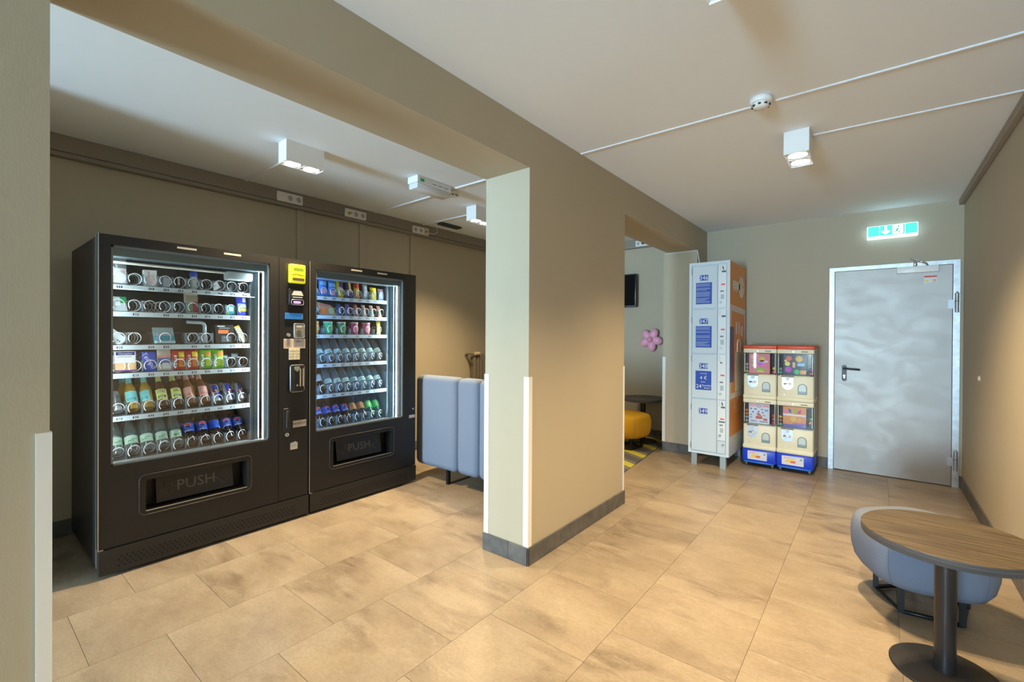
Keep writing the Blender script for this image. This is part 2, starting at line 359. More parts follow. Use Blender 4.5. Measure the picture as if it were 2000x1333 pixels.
# ---- emergency light box
c = (-2.92, 2.55, ZL); r = thing('emergency_light', 'white emergency light box on the ceiling above the machine bay', 'emergency light', c)
MB().bbox(-2.985, -2.86, 2.36, 2.73, ZL-.055, ZL, .004, 1, False).obj('base', whitem, r, c)
MB().bbox(-2.975, -2.87, 2.365, 2.725, ZL-.10, ZL-.055, .006, 2).obj('cover', mat('light_cover', (0.72, 0.73, 0.74), .3), r, c)
MB().rect(mapX(-2.86), 2.39, 2.43, ZL-.045, ZL-.02, 0, .001).obj('green_label', mat('green_print', (0.05, .4, .12), .5), r, c)
for k in range(3): MB().rect(mapX(-2.86), 2.52+.065*k, 2.56+.065*k, ZL-.04, ZL-.034, 0, .001).obj('print', mat('grey_print', (.25, .25, .25), .6), r, c)
# ---- socket strips
sockm = mat('socket_white', (0.78, 0.78, 0.76), .35); holem = mat('socket_dark', (.05, .05, .05), .6)
def socket_strip(mp, u0, u1, v0, v1, kinds, label, loc):
    r = thing('socket_strip', label, 'socket', loc, 'socket strips on the trunking')
    n = len(kinds); MB().plate(mp, rrect(u0, u1, v0, v1, .006), 0, .012).obj('frame', sockm, r, loc)
    w = (u1-u0)/n
    for i, k in enumerate(kinds):
        uc = u0+w*(i+.5); vc = (v0+v1)/2; q = min(w, v1-v0)/2-.006
        if k == 's':
            mm = MB(); mm.plate(mp, rrect(uc-q, uc+q, vc-q, vc+q, .004), .012, .015); s_ = mm.obj('socket', sockm, r, loc)
            MB().plate(mp, disc(uc, vc, q*.72), .015, .0155).obj('recess', mat('socket_recess', (.45, .45, .44), .5), s_)
            s_.children[0].data.transform(Matrix.Translation(-Vector(loc)))
            h = MB(); h.plate(mp, disc(uc-.009, vc, .0035, 8), .0155, .016); h.plate(mp, disc(uc+.009, vc, .0035, 8), .0155, .016); h.plate(mp, rrect(uc-.004, uc+.004, vc+q*.5, vc+q*.7, .001), .0155, .016); h.plate(mp, rrect(uc-.004, uc+.004, vc-q*.7, vc-q*.5, .001), .0155, .016)
            h.obj('holes', holem, s_, loc)
        elif k == 'b': MB().plate(mp, rrect(uc-q, uc+q, vc-q, vc+q, .004), .012, .014).obj('blank_cover', sockm, r, loc)
        elif k == 'p':
            MB().plate(mp, rrect(uc-q, uc+q, vc-q, vc+q, .004), .012, .015).obj('antenna_socket', sockm, r, loc)
            MB().cyl(mp(uc, vc-.005, .015), mp(uc, vc-.005, .05), .014, .010, 12).obj('brass_plug', mat('brass', (.55, .38, .10), .35, metal=.6), r, loc)
        elif k == 'd':
            MB().plate(mp, rrect(uc-q, uc+q, vc-q, vc+q, .004), .012, .015).obj('antenna_socket', mat('socket_cream', (.62, .55, .38), .4), r, loc)
            MB().plate(mp, disc(uc, vc, .008, 10), .015, .022).obj('dark_plug', holem, r, loc)
    return r
mp = mapX(-4.10)
socket_strip(mp, 1.82, 2.047, 2.502, 2.585, 'bss', 'white socket strip with one blank cover on the trunking', (-4.10, 1.93, 2.502))
socket_strip(mp, 2.472, 2.708, 2.498, 2.578, 'pss', 'white socket strip with a brass plug in its first opening', (-4.10, 2.59, 2.498))
socket_strip(mp, 3.31, 3.543, 2.490, 2.568, 'ssd', 'white socket strip with a cream last opening and a white cable', (-4.10, 3.43, 2.49))
m = MB().tube([(-4.09, 3.535, 2.52), (-4.06, 3.60, 2.515), (-4.06, 3.655, 2.545), (-4.085, 3.665, 2.60)], .004, 6)
tag(m.obj('white_cable', condm), 'thin white cable looping from the last socket strip', 'cable')
m = MB().bbox(-3.92, -3.83, 3.52, 3.83, ZL-.022, ZL, .004, 1); tag(m.obj('antenna_plate', mat('black_plastic', (.03, .03, .032), .4)), 'flat black antenna plate on the ceiling behind the pillar', 'antenna')
mp = mapY(YL2-.05)
socket_strip(mp, -2.50, -2.285, 2.515, 2.59, 'sss', 'white socket strip above the pink flower', (-2.39, YL2-.05, 2.515))
MB_plug = MB().bbox(-2.405, -2.375, YL2-.105, YL2-.066, 2.535, 2.565, .006, 2); tag(MB_plug.obj('power_plug', MATS['black_plastic']), 'black power plug in the socket strip above the pink flower', 'plug')
m = MB().tube([(BX0-.04, 5.24, 2.285), (BX1-.02, 5.238, 2.288), (BX1+.004, 5.236, 2.285), (BX1+.01, 5.236, 2.25), (BX1+.03, 5.24, 2.12)], .005, 6)
tag(m.obj('white_cable', condm), 'white cable along the top of the wall edge above the lockers', 'cable')
# ---- exit sign
c = ((-.072+.29)/2, YE, 2.27); r = thing('exit_sign', 'lit green emergency exit sign above the steel door', 'exit sign', c)
u0, u1, v0, v1 = -.075, .294, 2.272, 2.388; yf = YE-.07; mp = mapY(yf)
MB().bbox(u0, u1, yf, YE, v0, v1, .004, 1, False).obj('housing', mat('sign_housing', (.75, .78, .78), .4, emit=1.5, ecol=(.55, .85, 1)), r, c)
gl = MB().rect(mp, u0+.008, u1-.008, v0+.02, v1-.004, 0, .002).obj('lit_panel', mat('exit_green', (.02, .45, .25), .4, emit=1.1, ecol=(.06, .80, .45)), r, c)
m = MB(); um = (u0+u1)/2
m.rect(mp, um-.093, um-.089, v0+.02, v1-.004, .002, .0035); m.rect(mp, um+.09, um+.094, v0+.02, v1-.004, .002, .0035)
ua = um-.045; m.plate(mp, [(ua-.009, v1-.012), (ua-.009, v0+.062), (ua-.032, v0+.062), (ua-.032, v0+.055), (ua, v0+.028), (ua+.032, v0+.055), (ua+.032, v0+.062), (ua+.009, v0+.062), (ua+.009, v1-.012)], .002, .0035)
ub = um+.045; m.plate(mp, rrect(ub-.042, ub+.036, v0+.026, v1-.008, .012), .002, .0035)
m.obj('white_pictogram', mat('exit_white', (.9, .95, .95), .4, emit=1.6, ecol=(.85, 1, .95)), gl, c)
m = MB()
m.plate(mp, disc(ub+.002, v1-.022, .007, 10), .0035, .0045)
for a, b, w in (((0, .068), (-.014, .048), .010), ((-.014, .048), (-.03, .034), .007), ((-.014, .048), (.010, .038), .007), ((.010, .038), (.004, .022), .006), ((.002, .066), (.022, .060), .005), ((-.004, .066), (-.022, .064), .005), ((-.022, .064), (-.028, .052), .005)):
    p = Vector((ub+a[0], v0+a[1]+.008)); q = Vector((ub+b[0], v0+b[1]+.008)); d = (q-p).normalized(); s_ = Vector((-d.y, d.x))*(w/2)
    m.plate(mp, [tuple(p-s_), tuple(q-s_), tuple(q+s_), tuple(p+s_)], .0035, .0045)
m.rect(mp, ub+.037, ub+.043, v0+.03, v1-.012, .002, .004)
m.obj('running_figure', mat('exit_dark_green', (.02, .30, .16), .5, emit=.5, ecol=(.03, .4, .2)), gl, c)
# ---- steel door
steelm = None
def steel():
    m = bpy.data.materials.new('brushed_steel'); m.use_nodes = True; nt = m.node_tree; b = nt.nodes['Principled BSDF']; L = nt.links
    b.inputs['Metallic'].default_value = 0.6
    tc = nt.nodes.new('ShaderNodeTexCoord'); mp_ = nt.nodes.new('ShaderNodeMapping'); mp_.inputs['Scale'].default_value = (1, 1, 1.6); L.new(tc.outputs['Object'], mp_.inputs[0])
    n = nt.nodes.new('ShaderNodeTexNoise'); n.inputs['Scale'].default_value = 3; n.inputs['Detail'].default_value = 9; n.inputs['Distortion'].default_value = 1.6; L.new(mp_.outputs[0], n.inputs[0])
    r_ = nt.nodes.new('ShaderNodeMapRange'); r_.inputs[1].default_value = .3; r_.inputs[2].default_value = .7; r_.inputs[3].default_value = .44; r_.inputs[4].default_value = .54; L.new(n.outputs['Fac'], r_.inputs[0]); L.new(r_.outputs[0], b.inputs['Roughness'])
    cr = nt.nodes.new('ShaderNodeValToRGB'); cr.color_ramp.elements[0].color = (.39, .36, .335, 1); cr.color_ramp.elements[1].color = (.435, .405, .38, 1); cr.color_ramp.elements[0].position = .3; cr.color_ramp.elements[1].position = .7; L.new(n.outputs['Fac'], cr.inputs[0]); L.new(cr.outputs[0], b.inputs['Base Color'])
    n2 = nt.nodes.new('ShaderNodeTexNoise'); n2.inputs['Scale'].default_value = 2.3; n2.inputs['Detail'].default_value = 3; L.new(tc.outputs['Object'], n2.inputs[0])
    bp = nt.nodes.new('ShaderNodeBump'); bp.inputs['Strength'].default_value = .03; bp.inputs['Distance'].default_value = .05; L.new(n2.outputs['Fac'], bp.inputs['Height']); L.new(bp.outputs[0], b.inputs['Normal'])
    return m
steelm = steel()
fm = mat('galvanised_frame', (.50, .51, .53), .42, metal=.7, noise=(20, (.62, .63, .65), .35, .65))
door = struct('door_1', MB().box(de0, -.33, YE-.012, YE+.11, 0, dz).box(.533, de1, YE-.012, YE+.11, 0, dz).box(-.33, .533, YE-.012, YE+.11, 1.988, dz), fm, label='galvanised steel door frame with plain steel leaf')
leaf = MB().bbox(-.327, .530, YE-.008, YE+.05, .006, 1.985, .002, 1, False).obj('door_leaf', steelm, door)
mp = mapY(YE-.008)
hx = ony(1649, 728, YE).x; hz = ony(1649, 728, YE).z
MB().plate(mp, rrect(hx-.020, hx+.020, hz-.085, hz+.075, .018), 0, .006).obj('handle_plate', mat('dark_handle', (.05, .05, .052), .4), leaf)
MB().tube([(hx, YE-.014, hz+.042), (hx, YE-.06, hz+.042), (hx+.008, YE-.066, hz+.042), (hx+.125, YE-.066, hz+.036)], .0095, 10).obj('lever_handle', MATS['dark_handle'], leaf)
MB().plate(mp, disc(hx, hz-.03, .009, 12), .006, .009).plate(mp, rrect(hx-.005, hx+.005, hz-.055, hz-.03, .004), .006, .009).obj('keyhole', mat('chrome', (.75, .75, .76), .2, metal=1), leaf)
k0 = ony(1751, 533, YE); k1 = ony(1833, 535, YE)
cl = MB().bbox(k0.x, k1.x, YE-.055, YE-.008, 1.925, 1.985, .005, 2).obj('door_closer', mat('closer_white', (.90, .90, .88), .35), leaf)
ar = ony(1787, 516, YE)
MB().bbox(ar.x-.012, ar.x+.012, YE-.05, YE-.02, 1.985, 2.03, .004, 1).tube([(ar.x, YE-.04, 2.035), (ar.x-.03, YE-.045, 2.055), (ar.x+.075, YE-.05, 2.005), (ar.x+.085, YE-.03, 1.99)], .008, 8).obj('closer_arm', MATS['chrome'], cl)
a = ony(1805, 540, YE); b = ony(1830, 552, YE)
st = MB().rect(mp, a.x, b.x, b.z, a.z, 0, .001).obj('notice_sticker', mat('sticker_white', (.8, .8, .75), .5), leaf)
MB().rect(mp, a.x, b.x, a.z-.012, a.z, .001, .0015).obj('red_header', mat('print_red', (.65, .04, .05), .5), st)
MB().plate(mp, disc(a.x+.018, b.z+.018, .012, 4), .001, .0016).obj('yellow_sign', mat('print_yellow', (.85, .65, .02), .5), st)
mm = MB().plate(mp, disc(b.x-.018, b.z+.018, .011, 14), .001, .0016); mm.obj('red_sign', MATS['print_red'], st)
MB().plate(mp, disc(b.x-.018, b.z+.018, .007, 14), .0016, .002).obj('red_sign_centre', MATS['sticker_white'], st)
for zz in (1.64, .235):
    hg = MB().cyl((.556, YE-.030, zz-.085), (.556, YE-.030, zz+.085), .014, n=14).cyl((.556, YE-.030, zz+.085), (.556, YE-.030, zz+.10), .010, .004, 14)
    hg.rect(mp, .500, .552, zz-.05, zz+.03, 0, .008); ho = hg.obj('hinge', mat('hinge_steel', (.45, .46, .48), .45, metal=.7), door)
    MB().cyl((.556, YE-.030, zz+.012), (.556, YE-.030, zz+.016), .0147, n=14).obj('hinge_joint', holem, ho)
d_ = onx(1914, 740, XR)
tag(MB().cyl((XR, d_.y, d_.z), (XR-.012, d_.y, d_.z), .022, .019, 18).obj('blanking_disc', mat('cream_cap', (.60, .52, .36), .4)), 'small round cream cap on the wall beside the steel door', 'wall cap')
# ------------------------------------------------------------------ vending machines
XF = -3.253
mp = mapX(XF)
blackm = mat('machine_black', (.011, .011, .012), .40, noise=(3, (.014, .014, .0145), .3, .7), bump=(300, .05))
sidem = mat('machine_side', (.030, .029, .029), .42)
liningm = mat('machine_lining', (.15, .18, .195), .5)
bandm = mat('machine_band', (.20, .27, .30), .35, metal=.3)
alum = mat('aluminium', (.62, .64, .66), .3, metal=.9)
stripm = mat('shelf_strip', (.46, .53, .55), .35)
trayM = mat('tray_grey', (.16, .18, .19), .45, metal=.4)
coilm = mat('coil_white', (.85, .88, .90), .25)
ledm = mat('led_strip', (.9, .97, 1), .4, emit=64.0, ecol=(.80, .95, 1.0))
ledhold = mat('led_holder', (.75, .85, .88), .35); ledhold2 = mat('led_holder_grey', (.30, .38, .41), .35)
ledadded = mat('led_strip_added', (.9, .97, 1), .4, emit=30.0, ecol=(.80, .95, 1.0)); ledblue = mat('led_strip_blue', (.6, .8, 1), .4, emit=40.0, ecol=(.25, .55, 1.0))
dividm = clear('divider_clear', (.75, .82, .85), .10, .18, (.6, .7, .75))
paneM = clear('machine_glass', (.97, .985, .99), .015)
tagm = mat('number_tag', (.03, .03, .04), .5); digm = mat('number_white', (.9, .9, .9), .5)
flapm = mat('flap_dark', (.022, .022, .024), .35); etchm = mat('etched_letter', (.12, .12, .125), .35)
greyl = mat('sticker_grey', (.50, .47, .42), .5)
# a spring coil: axis along X, front ring open like the real ones
def coil_mesh(turns, R=.0335, L=.42, w=.0029):
    pts = []; n = 14*turns
    for i in range(n+1):
        a = 2*math.pi*i/14 - 2.2; x = -L*i/n
        pts.append((x, R*math.sin(a), R*math.cos(a)))
    return MB().tube(pts, w, 4)
COIL = {}
def coil(shelf, y, z, turns=6):
    if turns not in COIL:
        COIL[turns] = coil_mesh(turns).obj('coil', coilm, shelf); o = COIL[turns]
    else:
        o = COIL[turns].copy(); COL.objects.link(o); o.parent = shelf
    o.location = (-3.398, y, z+.0375)
    return o
def machine(name, label, y0, y1, w0, w1, wz0, wz1, s0, s1, shelves, fl, panel, cols, side_led):
    """y0..y1 width, w0..w1/wz0..wz1 window, s0..s1 shelf width, shelves = strip heights, fl = flap (u0,u1,v0,v1), panel = start of the pay column or None"""
    loc = (-3.66, (y0+y1)/2, 0); R = thing(name, label, 'vending machine', loc, 'black vending machines')
    P = lambda nm, m, mt, par=None: m.obj(nm, mt, par or R, loc if par is None or par is R else loc)
    zt = 1.868; xb = -4.08; xd = -3.295
    MB().box(xb, xd, y0+.004, y0+.03, .05, zt-.008).box(xb, xd, y1-.03, y1-.004, .05, zt-.008).box(xb, xb+.02, y0+.03, y1-.03, .05, zt-.008).box(xb, xd, y0+.03, y1-.03, zt-.04, zt-.008).box(xb, xd, y0+.03, y1-.03, .05, .09).obj('cabinet', sidem, R, loc)
    for fx in (-4.0, -3.36):
        for fy in (y0+.08, y1-.08): MB().cyl((fx, fy, 0), (fx, fy, .05), .022, .018, 10).obj('foot', sidem, R, loc)
    pe = panel if panel else y1                                   # end of the glazed door
    # door skin with a window hole and a hole for the delivery flap
    m = MB(); u0, u1, v0, v1 = fl; zk = .158
    m.box(xd, XF, y0, w0, zk, zt).box(xd, XF, w1, pe-.003, zk, zt).box(xd, XF, w0, w1, wz1, zt)
    m.box(xd, XF, w0, w1, v1, wz0).box(xd, XF, w0, w1, zk, v0).box(xd, XF, w0, u0, v0, v1).box(xd, XF, u1, w1, v0, v1)
    dr = m.obj('door', blackm, R, loc)
    # bevelled window edge
    fr = MB()
    for a, b, c_, d in ((w0, w1, wz1-.012, wz1), (w0, w1, wz0, wz0+.010), (w0, w0+.010, wz0, wz1), (w1-.008, w1, wz0, wz1)): fr.box(-3.300, -3.262, a, b, c_, d)
    fr.obj('window_seal', mat('seal_grey', (.16, .19, .21), .4), dr, loc)
    MB().box(-3.282, -3.278, w0, w1, wz0, wz1).obj('glass_pane', paneM, dr, loc)
    # thin bright corner profiles
    MB().box(xd-.010, xd-.004, y0-.002, y0+.004, .05, zt).obj('edge_profile', alum, R, loc)
    MB().box(XF-.004, XF+.001, y0-.001, y0+.0025, zk, zt).obj('edge_profile', alum, dr, loc)
    MB().box(XF-.006, XF+.002, y0, y0+.022, zk-.004, zk).obj('edge_clip', alum, dr, loc)
    # interior
    MB().box(-3.965, -3.955, w0-.03, w1+.03, wz0-.04, wz1+.01).box(-3.955, xd, w0-.04, w0-.03, wz0-.04, wz1+.01).box(-3.955, xd, w0-.03, w1+.03, wz0-.05, wz0-.04).box(-3.955, xd, w0-.03, w1+.03, wz1+.01, wz1+.02).obj('lining', liningm, R, loc)
    MB().box(-3.955, -3.42, s1+.004, s1+.012, wz0-.04, wz1+.01).box(-3.42, -3.405, s1+.004, s1+.032, wz0-.04, wz1+.01).box(-3.405, -3.345, s1+.030, s1+.036, wz0-.04, wz1+.01).obj('side_rail', bandm, R, loc)
    MB().box(-3.40, xd, s0-.02, w1, wz1-.055, wz1-.004).obj('top_rail', bandm, R, loc)
    # led strips
    for side, yy in (('r', side_led), ('l', w0-.012)):
        wide = panel is None and side == 'r'; q = .0045 if wide else .0022
        lm_ = ledm if side == 'r' else (ledblue if panel is None else ledadded)  # first machine's left strip is unseen, added to light its shelves
        h = MB().box(-3.318, -3.300, yy-(.012 if wide else .007), yy+(.012 if wide else .007), wz0+.005, wz1-.03).obj('led_holder', ledhold if wide else ledhold2, R, loc)
        MB().box(-3.324, -3.318, yy-q, yy+q, wz0+.01, wz1-.04).obj('led_strip', lm_, h, loc)
        e = -1 if side == 'r' else 1; o_ = .012 if wide else .007
        MB().box(-3.316, -3.306, *sorted((yy+e*o_, yy+e*(o_+.002))), wz0+.01, wz1-.04).obj('led_strip', lm_, h, loc)
    # title strips on the top rail
    for f in ((.36, .48), (.66, .78)):
        ua, ub = w0+(w1-w0)*f[0], w0+(w1-w0)*f[1]
        MB().rect(mp, ua, ub, zt-.030, zt-.018, 0, .001).obj('title_strip', greyl, dr, loc)
    # flap recess
    rc = MB(); q = .07
    rc.box(xd-q, xd-q+.004, u0, u1, v0, v1).box(xd-q, xd, u0-.004, u0, v0, v1).box(xd-q, xd, u1, u1+.004, v0, v1).box(xd-q, xd, u0, u1, v0-.004, v0).box(xd-q, xd, u0, u1, v1, v1+.004)
    rcp = rc.obj('delivery_recess', mat('recess_black', (.008, .008, .009), .5), R, loc)
    p = [(a, b) for a, b in rrect(u0-.03, u1+.03, v0-.025, v1+.03, .03)]
    MB().tube([mp(a, b, 0) for a, b in p], .003, 5, True).obj('recess_trim', mat('trim_dark', (.035, .035, .036), .3), dr, loc)
    MB().box(XF-.006, XF+.0025, u0, u1, v0-.004, v0).obj('recess_lip', alum, dr, loc)
    a0, a1 = u0+.062, u1-.062; sl = lambda u, v, d: (xd-.008-.030*(v-v0)/(v1-v0)+d, u, v)
    fo = MB().plate(sl, [(a0, v0+.012), (a1, v0+.012), (a1, v1-.004), (a0, v1-.004)], -.006, 0).obj('flap', flapm, rcp, loc)
    uc, vc = (a0+a1)/2, (v0+v1)/2
    MB().text(sl, 'PUSH', uc, vc+.004, .058, .001, 'C', 1.05).obj('push_lettering', etchm, rcp, loc)
    for s_ in (-1, 1):
        ux = uc + s_*(a1-a0)*.36
        pts = [(ux-.018, vc+.045), (ux-.018, vc+.002), (ux-.042, vc+.002), (ux, vc-.042), (ux+.042, vc+.002), (ux+.018, vc+.002), (ux+.018, vc+.045)]
        MB().tube([sl(a, b, .001) for a, b in pts], .0022, 4).obj('push_arrow', etchm, rcp, loc)
    # kick plate with rows of punched holes
    kp = MB().box(-3.30, XF+.010, y0+.002, y1-.002, .02, zk-.006).obj('kick_plate', mat('kick_plate', (.020, .020, .0205), .36), R, loc)
    h = MB(); mk = mapX(XF+.010); n = int((y1-y0-.17)/.0245)
    for i in range(n):
        for j in range(4):
            uu = y0+.085+.0245*i+(.012 if j % 2 else 0); vv = .052+.0165*j
            h.flat(mk, disc(uu, vv, .0056, 6), .0006)
    ho = h.obj('punched_holes', mat('hole_black', (.003, .003, .003), .8), kp, loc); ho['kind'] = 'stuff'
    # shelves
    out = []
    for k, (zs, cc) in enumerate(zip(shelves, cols)):
        n = len(cc['nums']); w = (s1-s0)/n
        sh = MB().box(-3.93, -3.408, s0, s1, zs-.004, zs).box(-3.93, -3.405, s0, s0+.003, zs, zs+.06).box(-3.93, -3.405, s1-.003, s1, zs, zs+.06).obj('shelf', trayM, R, loc)
        ms = mapX(-3.408)
        MB().rect(ms, s0, s1, zs-.030, zs-.002, 0, .006).obj('price_strip', stripm, sh, loc)
        tg = MB(); dg = MB()
        for i, num in enumerate(cc['nums']):
            if not num: continue
            yc = s0+w*(i+.5); tg.rect(ms, yc-.013, yc+.013, zs-.0225, zs-.0095, .006, .0068); dg.text(ms, num, yc, zs-.016, .0115, .0072, 'C', 1.15)
        t1 = tg.obj('number_tags', tagm, sh, loc); t1['kind'] = 'stuff'; t2 = dg.obj('numbers', digm, sh, loc); t2['kind'] = 'stuff'
        for i in range(1, n):
            if i in cc.get('nodiv', ()): continue
            yd = s0+w*i; MB().box(-3.90, -3.415, yd-.0012, yd+.0012, zs, zs+cc.get('dh', .07)).obj('divider', dividm, sh, loc)
        for i in cc['coils']:
            o = coil(sh, s0+w*(i+.5)-loc[1], zs, cc.get('turns', 6)); o.location.x = -3.398-loc[0]
        out.append((zs, s0, w))
    return R, loc, dr, out
def nums(tens, drop=()): return [('' if i in drop else '%d%d' % (tens, i)) for i in range(10)]
A_sh = [1.614, 1.458, 1.264, 1.099, .852, .594]
A_cols = [dict(nums=['11', '', '12', '13', '14', '15', '16', '17', '18', '19'], coils=range(10), turns=8),
          dict(nums=['', '20', '', '22', '24', '25', '26', '27', '28', '29'], coils=range(10), turns=5, nodiv=(1, 3)),
          dict(nums=['30', '', '32', '33', '', '34', '35', '', '36', '38'], coils=(0, 1, 3, 5, 6, 8, 9), turns=6, nodiv=(2, 4, 8)),
          dict(nums=['', '40', '42', '43', '44', '45', '46', '47', '48', '49'], coils=range(10), turns=7, nodiv=(1,)),
          dict(nums=nums(5), coils=range(10), turns=4), dict(nums=nums(6), coils=range(10), turns=4)]
VA, locA, doorA, SA = machine('vending_machine', 'black vending machine with toiletries, sweets and bottles and a pay column', 0.518, 1.676, .571, 1.402, .602, 1.815, .597, 1.334, A_sh, (.724, 1.258, .318, .492), 1.464, A_cols, 1.388)
B_sh = [1.632, 1.484, 1.331, 1.099, .856, .592]
n9 = lambda t_: ['%d%d' % (t_, i) for i in range(1, 10)]
B_cols = [dict(nums=n9(1), coils=range(9), turns=6, dh=.05), dict(nums=['21', '', '22', '23', '24', '25', '26', '27', '28'], coils=(0, 3, 4, 5, 6, 7, 8), turns=6, nodiv=(2,), dh=.05), dict(nums=['30', '31', '33', '35', '37', '39'], coils=range(6), turns=5, dh=.05),
          dict(nums=n9(4), coils=range(9), turns=4), dict(nums=n9(5), coils=range(9), turns=4), dict(nums=n9(6), coils=range(9), turns=4)]
VB, locB, doorB, SB = machine('vending_machine', 'black vending machine with snack bars, cups and rows of water bottles', 1.684, 2.673, 1.732, 2.538, .602, 1.815, 1.770, 2.466, B_sh, (1.874, 2.408, .318, .505), None, B_cols, 2.515)
# fluorescent lamp and rod in the first machine
lt = MB().bbox(-3.40, -3.33, 1.165, 1.325, 1.690, 1.745, .010, 2).obj('lamp_box', mat('lamp_box', (.62, .70, .73), .4), VA, locA)
MB().cyl((-3.375, .60, 1.735), (-3.375, 1.17, 1.735), .0075, n=10).obj('lamp_tube', mat('tube_cream', (.78, .76, .66), .35), VA, locA)
MB().tube([(-3.33, 1.334, 1.582), (-3.33, .60, 1.582)], .003, 5).obj('drop_bar', alum, VA, locA)
# fittings of the second machine, right stile
MB().plate(mp, disc(2.642, .665, .008, 12), 0, .004).obj('lock', alum, doorB, locB)
MB().rect(mp, 2.600, 2.665, .585, .612, 0, .001).obj('maker_sticker', greyl, doorB, locB)
# ---- pay column of the first machine
pc = MB().box(-3.295, XF, 1.464, 1.673, .158, 1.868).obj('pay_column', blackm, VA, locA)
def U(x, y): p = onx(x, y, XF); return p.y, p.z
def uv(x0, x1, y0, y1, at):                              # a rectangle on the column: pixel columns and rows
    a = U(x0, y0); b = U(x1, y1); return a[0], b[0], b[1], a[1]
a = U(563, 531); b = U(593, 545)
yel = mat('reader_yellow', (.72, .70, .02), .4, emit=.25, ecol=(.9, .85, .02))
u0, u1 = a[0], b[0]; v1 = a[1]+.055; v0 = v1-.135
rd = MB().bbox(XF, XF+.035, u0-.004, u1, v0, v1, .010, 3).obj('card_reader', yel, VA, locA); mr_ = mapX(XF+.035)
MB().rect(mr_, u0+.022, u1-.018, v1-.045, v1-.026, 0, .001).obj('reader_display', mat('display_green', (.12, .20, .02), .3), rd, locA)
MB().rect(mr_, u0+.014, u1-.012, v0+.018, v0+.038, 0, .001).obj('reader_labels', mat('label_dark', (.06, .05, .03), .4), rd, locA)
MB().tube([mr_(p_[0], p_[1], .0005) for p_ in ((u0+.015, v1-.058), (u0+.012, v1-.075), (u0+.04, v1-.068), (u1-.02, v1-.074), (u1-.012, v1-.058))], .002, 4).obj('reader_print', mat('label_olive', (.30, .28, .02), .4), rd, locA)
u0, u1 = U(562, 570)[0], U(591, 570)[0]; v1 = U(575, 565)[1]; v0 = U(575, 597)[1]
cr_ = MB().bbox(XF, XF+.022, u0, u1, v0, v1, .004, 2).obj('contactless_reader', mat('reader_black', (.015, .016, .02), .3), VA, locA); mr_ = mapX(XF+.022); um = (u0+u1)/2+.006; vm = (v0+v1)/2
MB().plate(mr_, [(um-.042, vm+.012), (um+.042, vm+.012), (um+.026, vm+.045), (um-.026, vm+.045)], 0, .001).obj('reader_symbol', mat('symbol_silver', (.42, .44, .46), .35), cr_, locA)
MB().rect(mr_, um-.034, um+.034, vm-.004, vm+.002, 0, .001).obj('reader_text', MATS['symbol_silver'], cr_, locA)
MB().tube([mr_(x_, y_, .001) for x_, y_ in rrect(um-.044, um+.044, vm-.055, vm-.018, .014)], .002, 5, True).obj('reader_ring', alum, cr_, locA)
MB().plate(mr_, rrect(um-.030, um+.024, vm-.046, vm-.028, .008), 0, .001).obj('reader_light', mat('reader_violet', (.15, .08, .5), .3, emit=1.6, ecol=(.35, .2, 1)), cr_, locA)
u0, u1 = U(556, 615)[0], U(591, 615)[0]; v1 = U(573, 612)[1]; v0 = U(573, 624)[1]
ds = MB().bbox(XF, XF+.010, u0, u1, v0, v1, .002, 1, False).obj('price_display', mat('display_blue', (.02, .10, .28), .25, emit=.35, ecol=(.03, .2, .5)), VA, locA)
MB().rect(mapX(XF+.010), u1-.012, u1-.004, v0+.01, v1-.008, 0, .001).obj('display_edge', alum, ds, locA)
# coin inlet plate, return button
u0, u1 = U(573, 645)[0], U(594, 645)[0]; v1 = U(583, 632)[1]; v0 = U(583, 661)[1]
ci = MB().plate(mp, rrect(u0, u1, v0, v1, .010), 0, .010).obj('coin_inlet', mat('inlet_grey', (.30, .31, .31), .35, metal=.5), VA, locA)
MB().tube([mp(x_, y_, .010) for x_, y_ in rrect(u0+.002, u1-.002, v0+.002, v1-.002, .010)], .0022, 5, True).obj('inlet_rim', alum, ci, locA)
MB().cyl(mp((u0+u1)/2-.005, v0+.042, .010), mp((u0+u1)/2-.005, v0+.042, .014), .018, n=16).obj('inlet_knob', mat('knob_dark', (.10, .09, .08), .4), ci, locA)
MB().rect(mp, u1-.020, u1-.015, v0+.02, v1-.025, .010, .013).obj('coin_slot', alum, ci, locA)
MB().rect(mp, u0+.018, u1-.022, v1-.030, v1-.018, .010, .011).obj('inlet_label', greyl, ci, locA)
p_ = U(563, 655); MB().cyl((XF, p_[0], p_[1]), (XF+.012, p_[0], p_[1]), .0135, .012, 14).obj('return_button', alum, VA, locA)
# price notice and keypad
u0, u1 = U(554, 670)[0], U(596, 670)[0]; v1 = U(575, 662)[1]; v0 = U(575, 681)[1]
pn = MB().rect(mp, u0, u1, v0, v1, 0, .0015).obj('notice_card', mat('notice_card', (.60, .50, .43), .5), VA, locA)
for k in range(5): MB().rect(mp, u0+.006, u0+.055, v0+.010+.011*k, v0+.0125+.011*k, .0015, .002).obj('notice_line', mat('line_tan', (.42, .30, .24), .6), pn, locA)
MB().text(mp, 'a&o', u1-.048, v1-.017, .017, .002, 'C', 1.3).obj('notice_lettering', mat('notice_blue', (.04, .06, .32), .5), pn, locA)
u0, u1 = U(564, 695)[0], U(585, 695)[0]; v1 = v0; v0 = U(575, 703)[1]
kb = MB().plate(mp, rrect(u0, u1, v0, v1, .003), 0, .006).obj('keypad', mat('keypad_beige', (.56, .52, .40), .45), VA, locA)
mk = mapX(XF+.006); lab = ['1', '2', '3', '4', '5', '6', '7', '8', '9', '*', '0', '#']
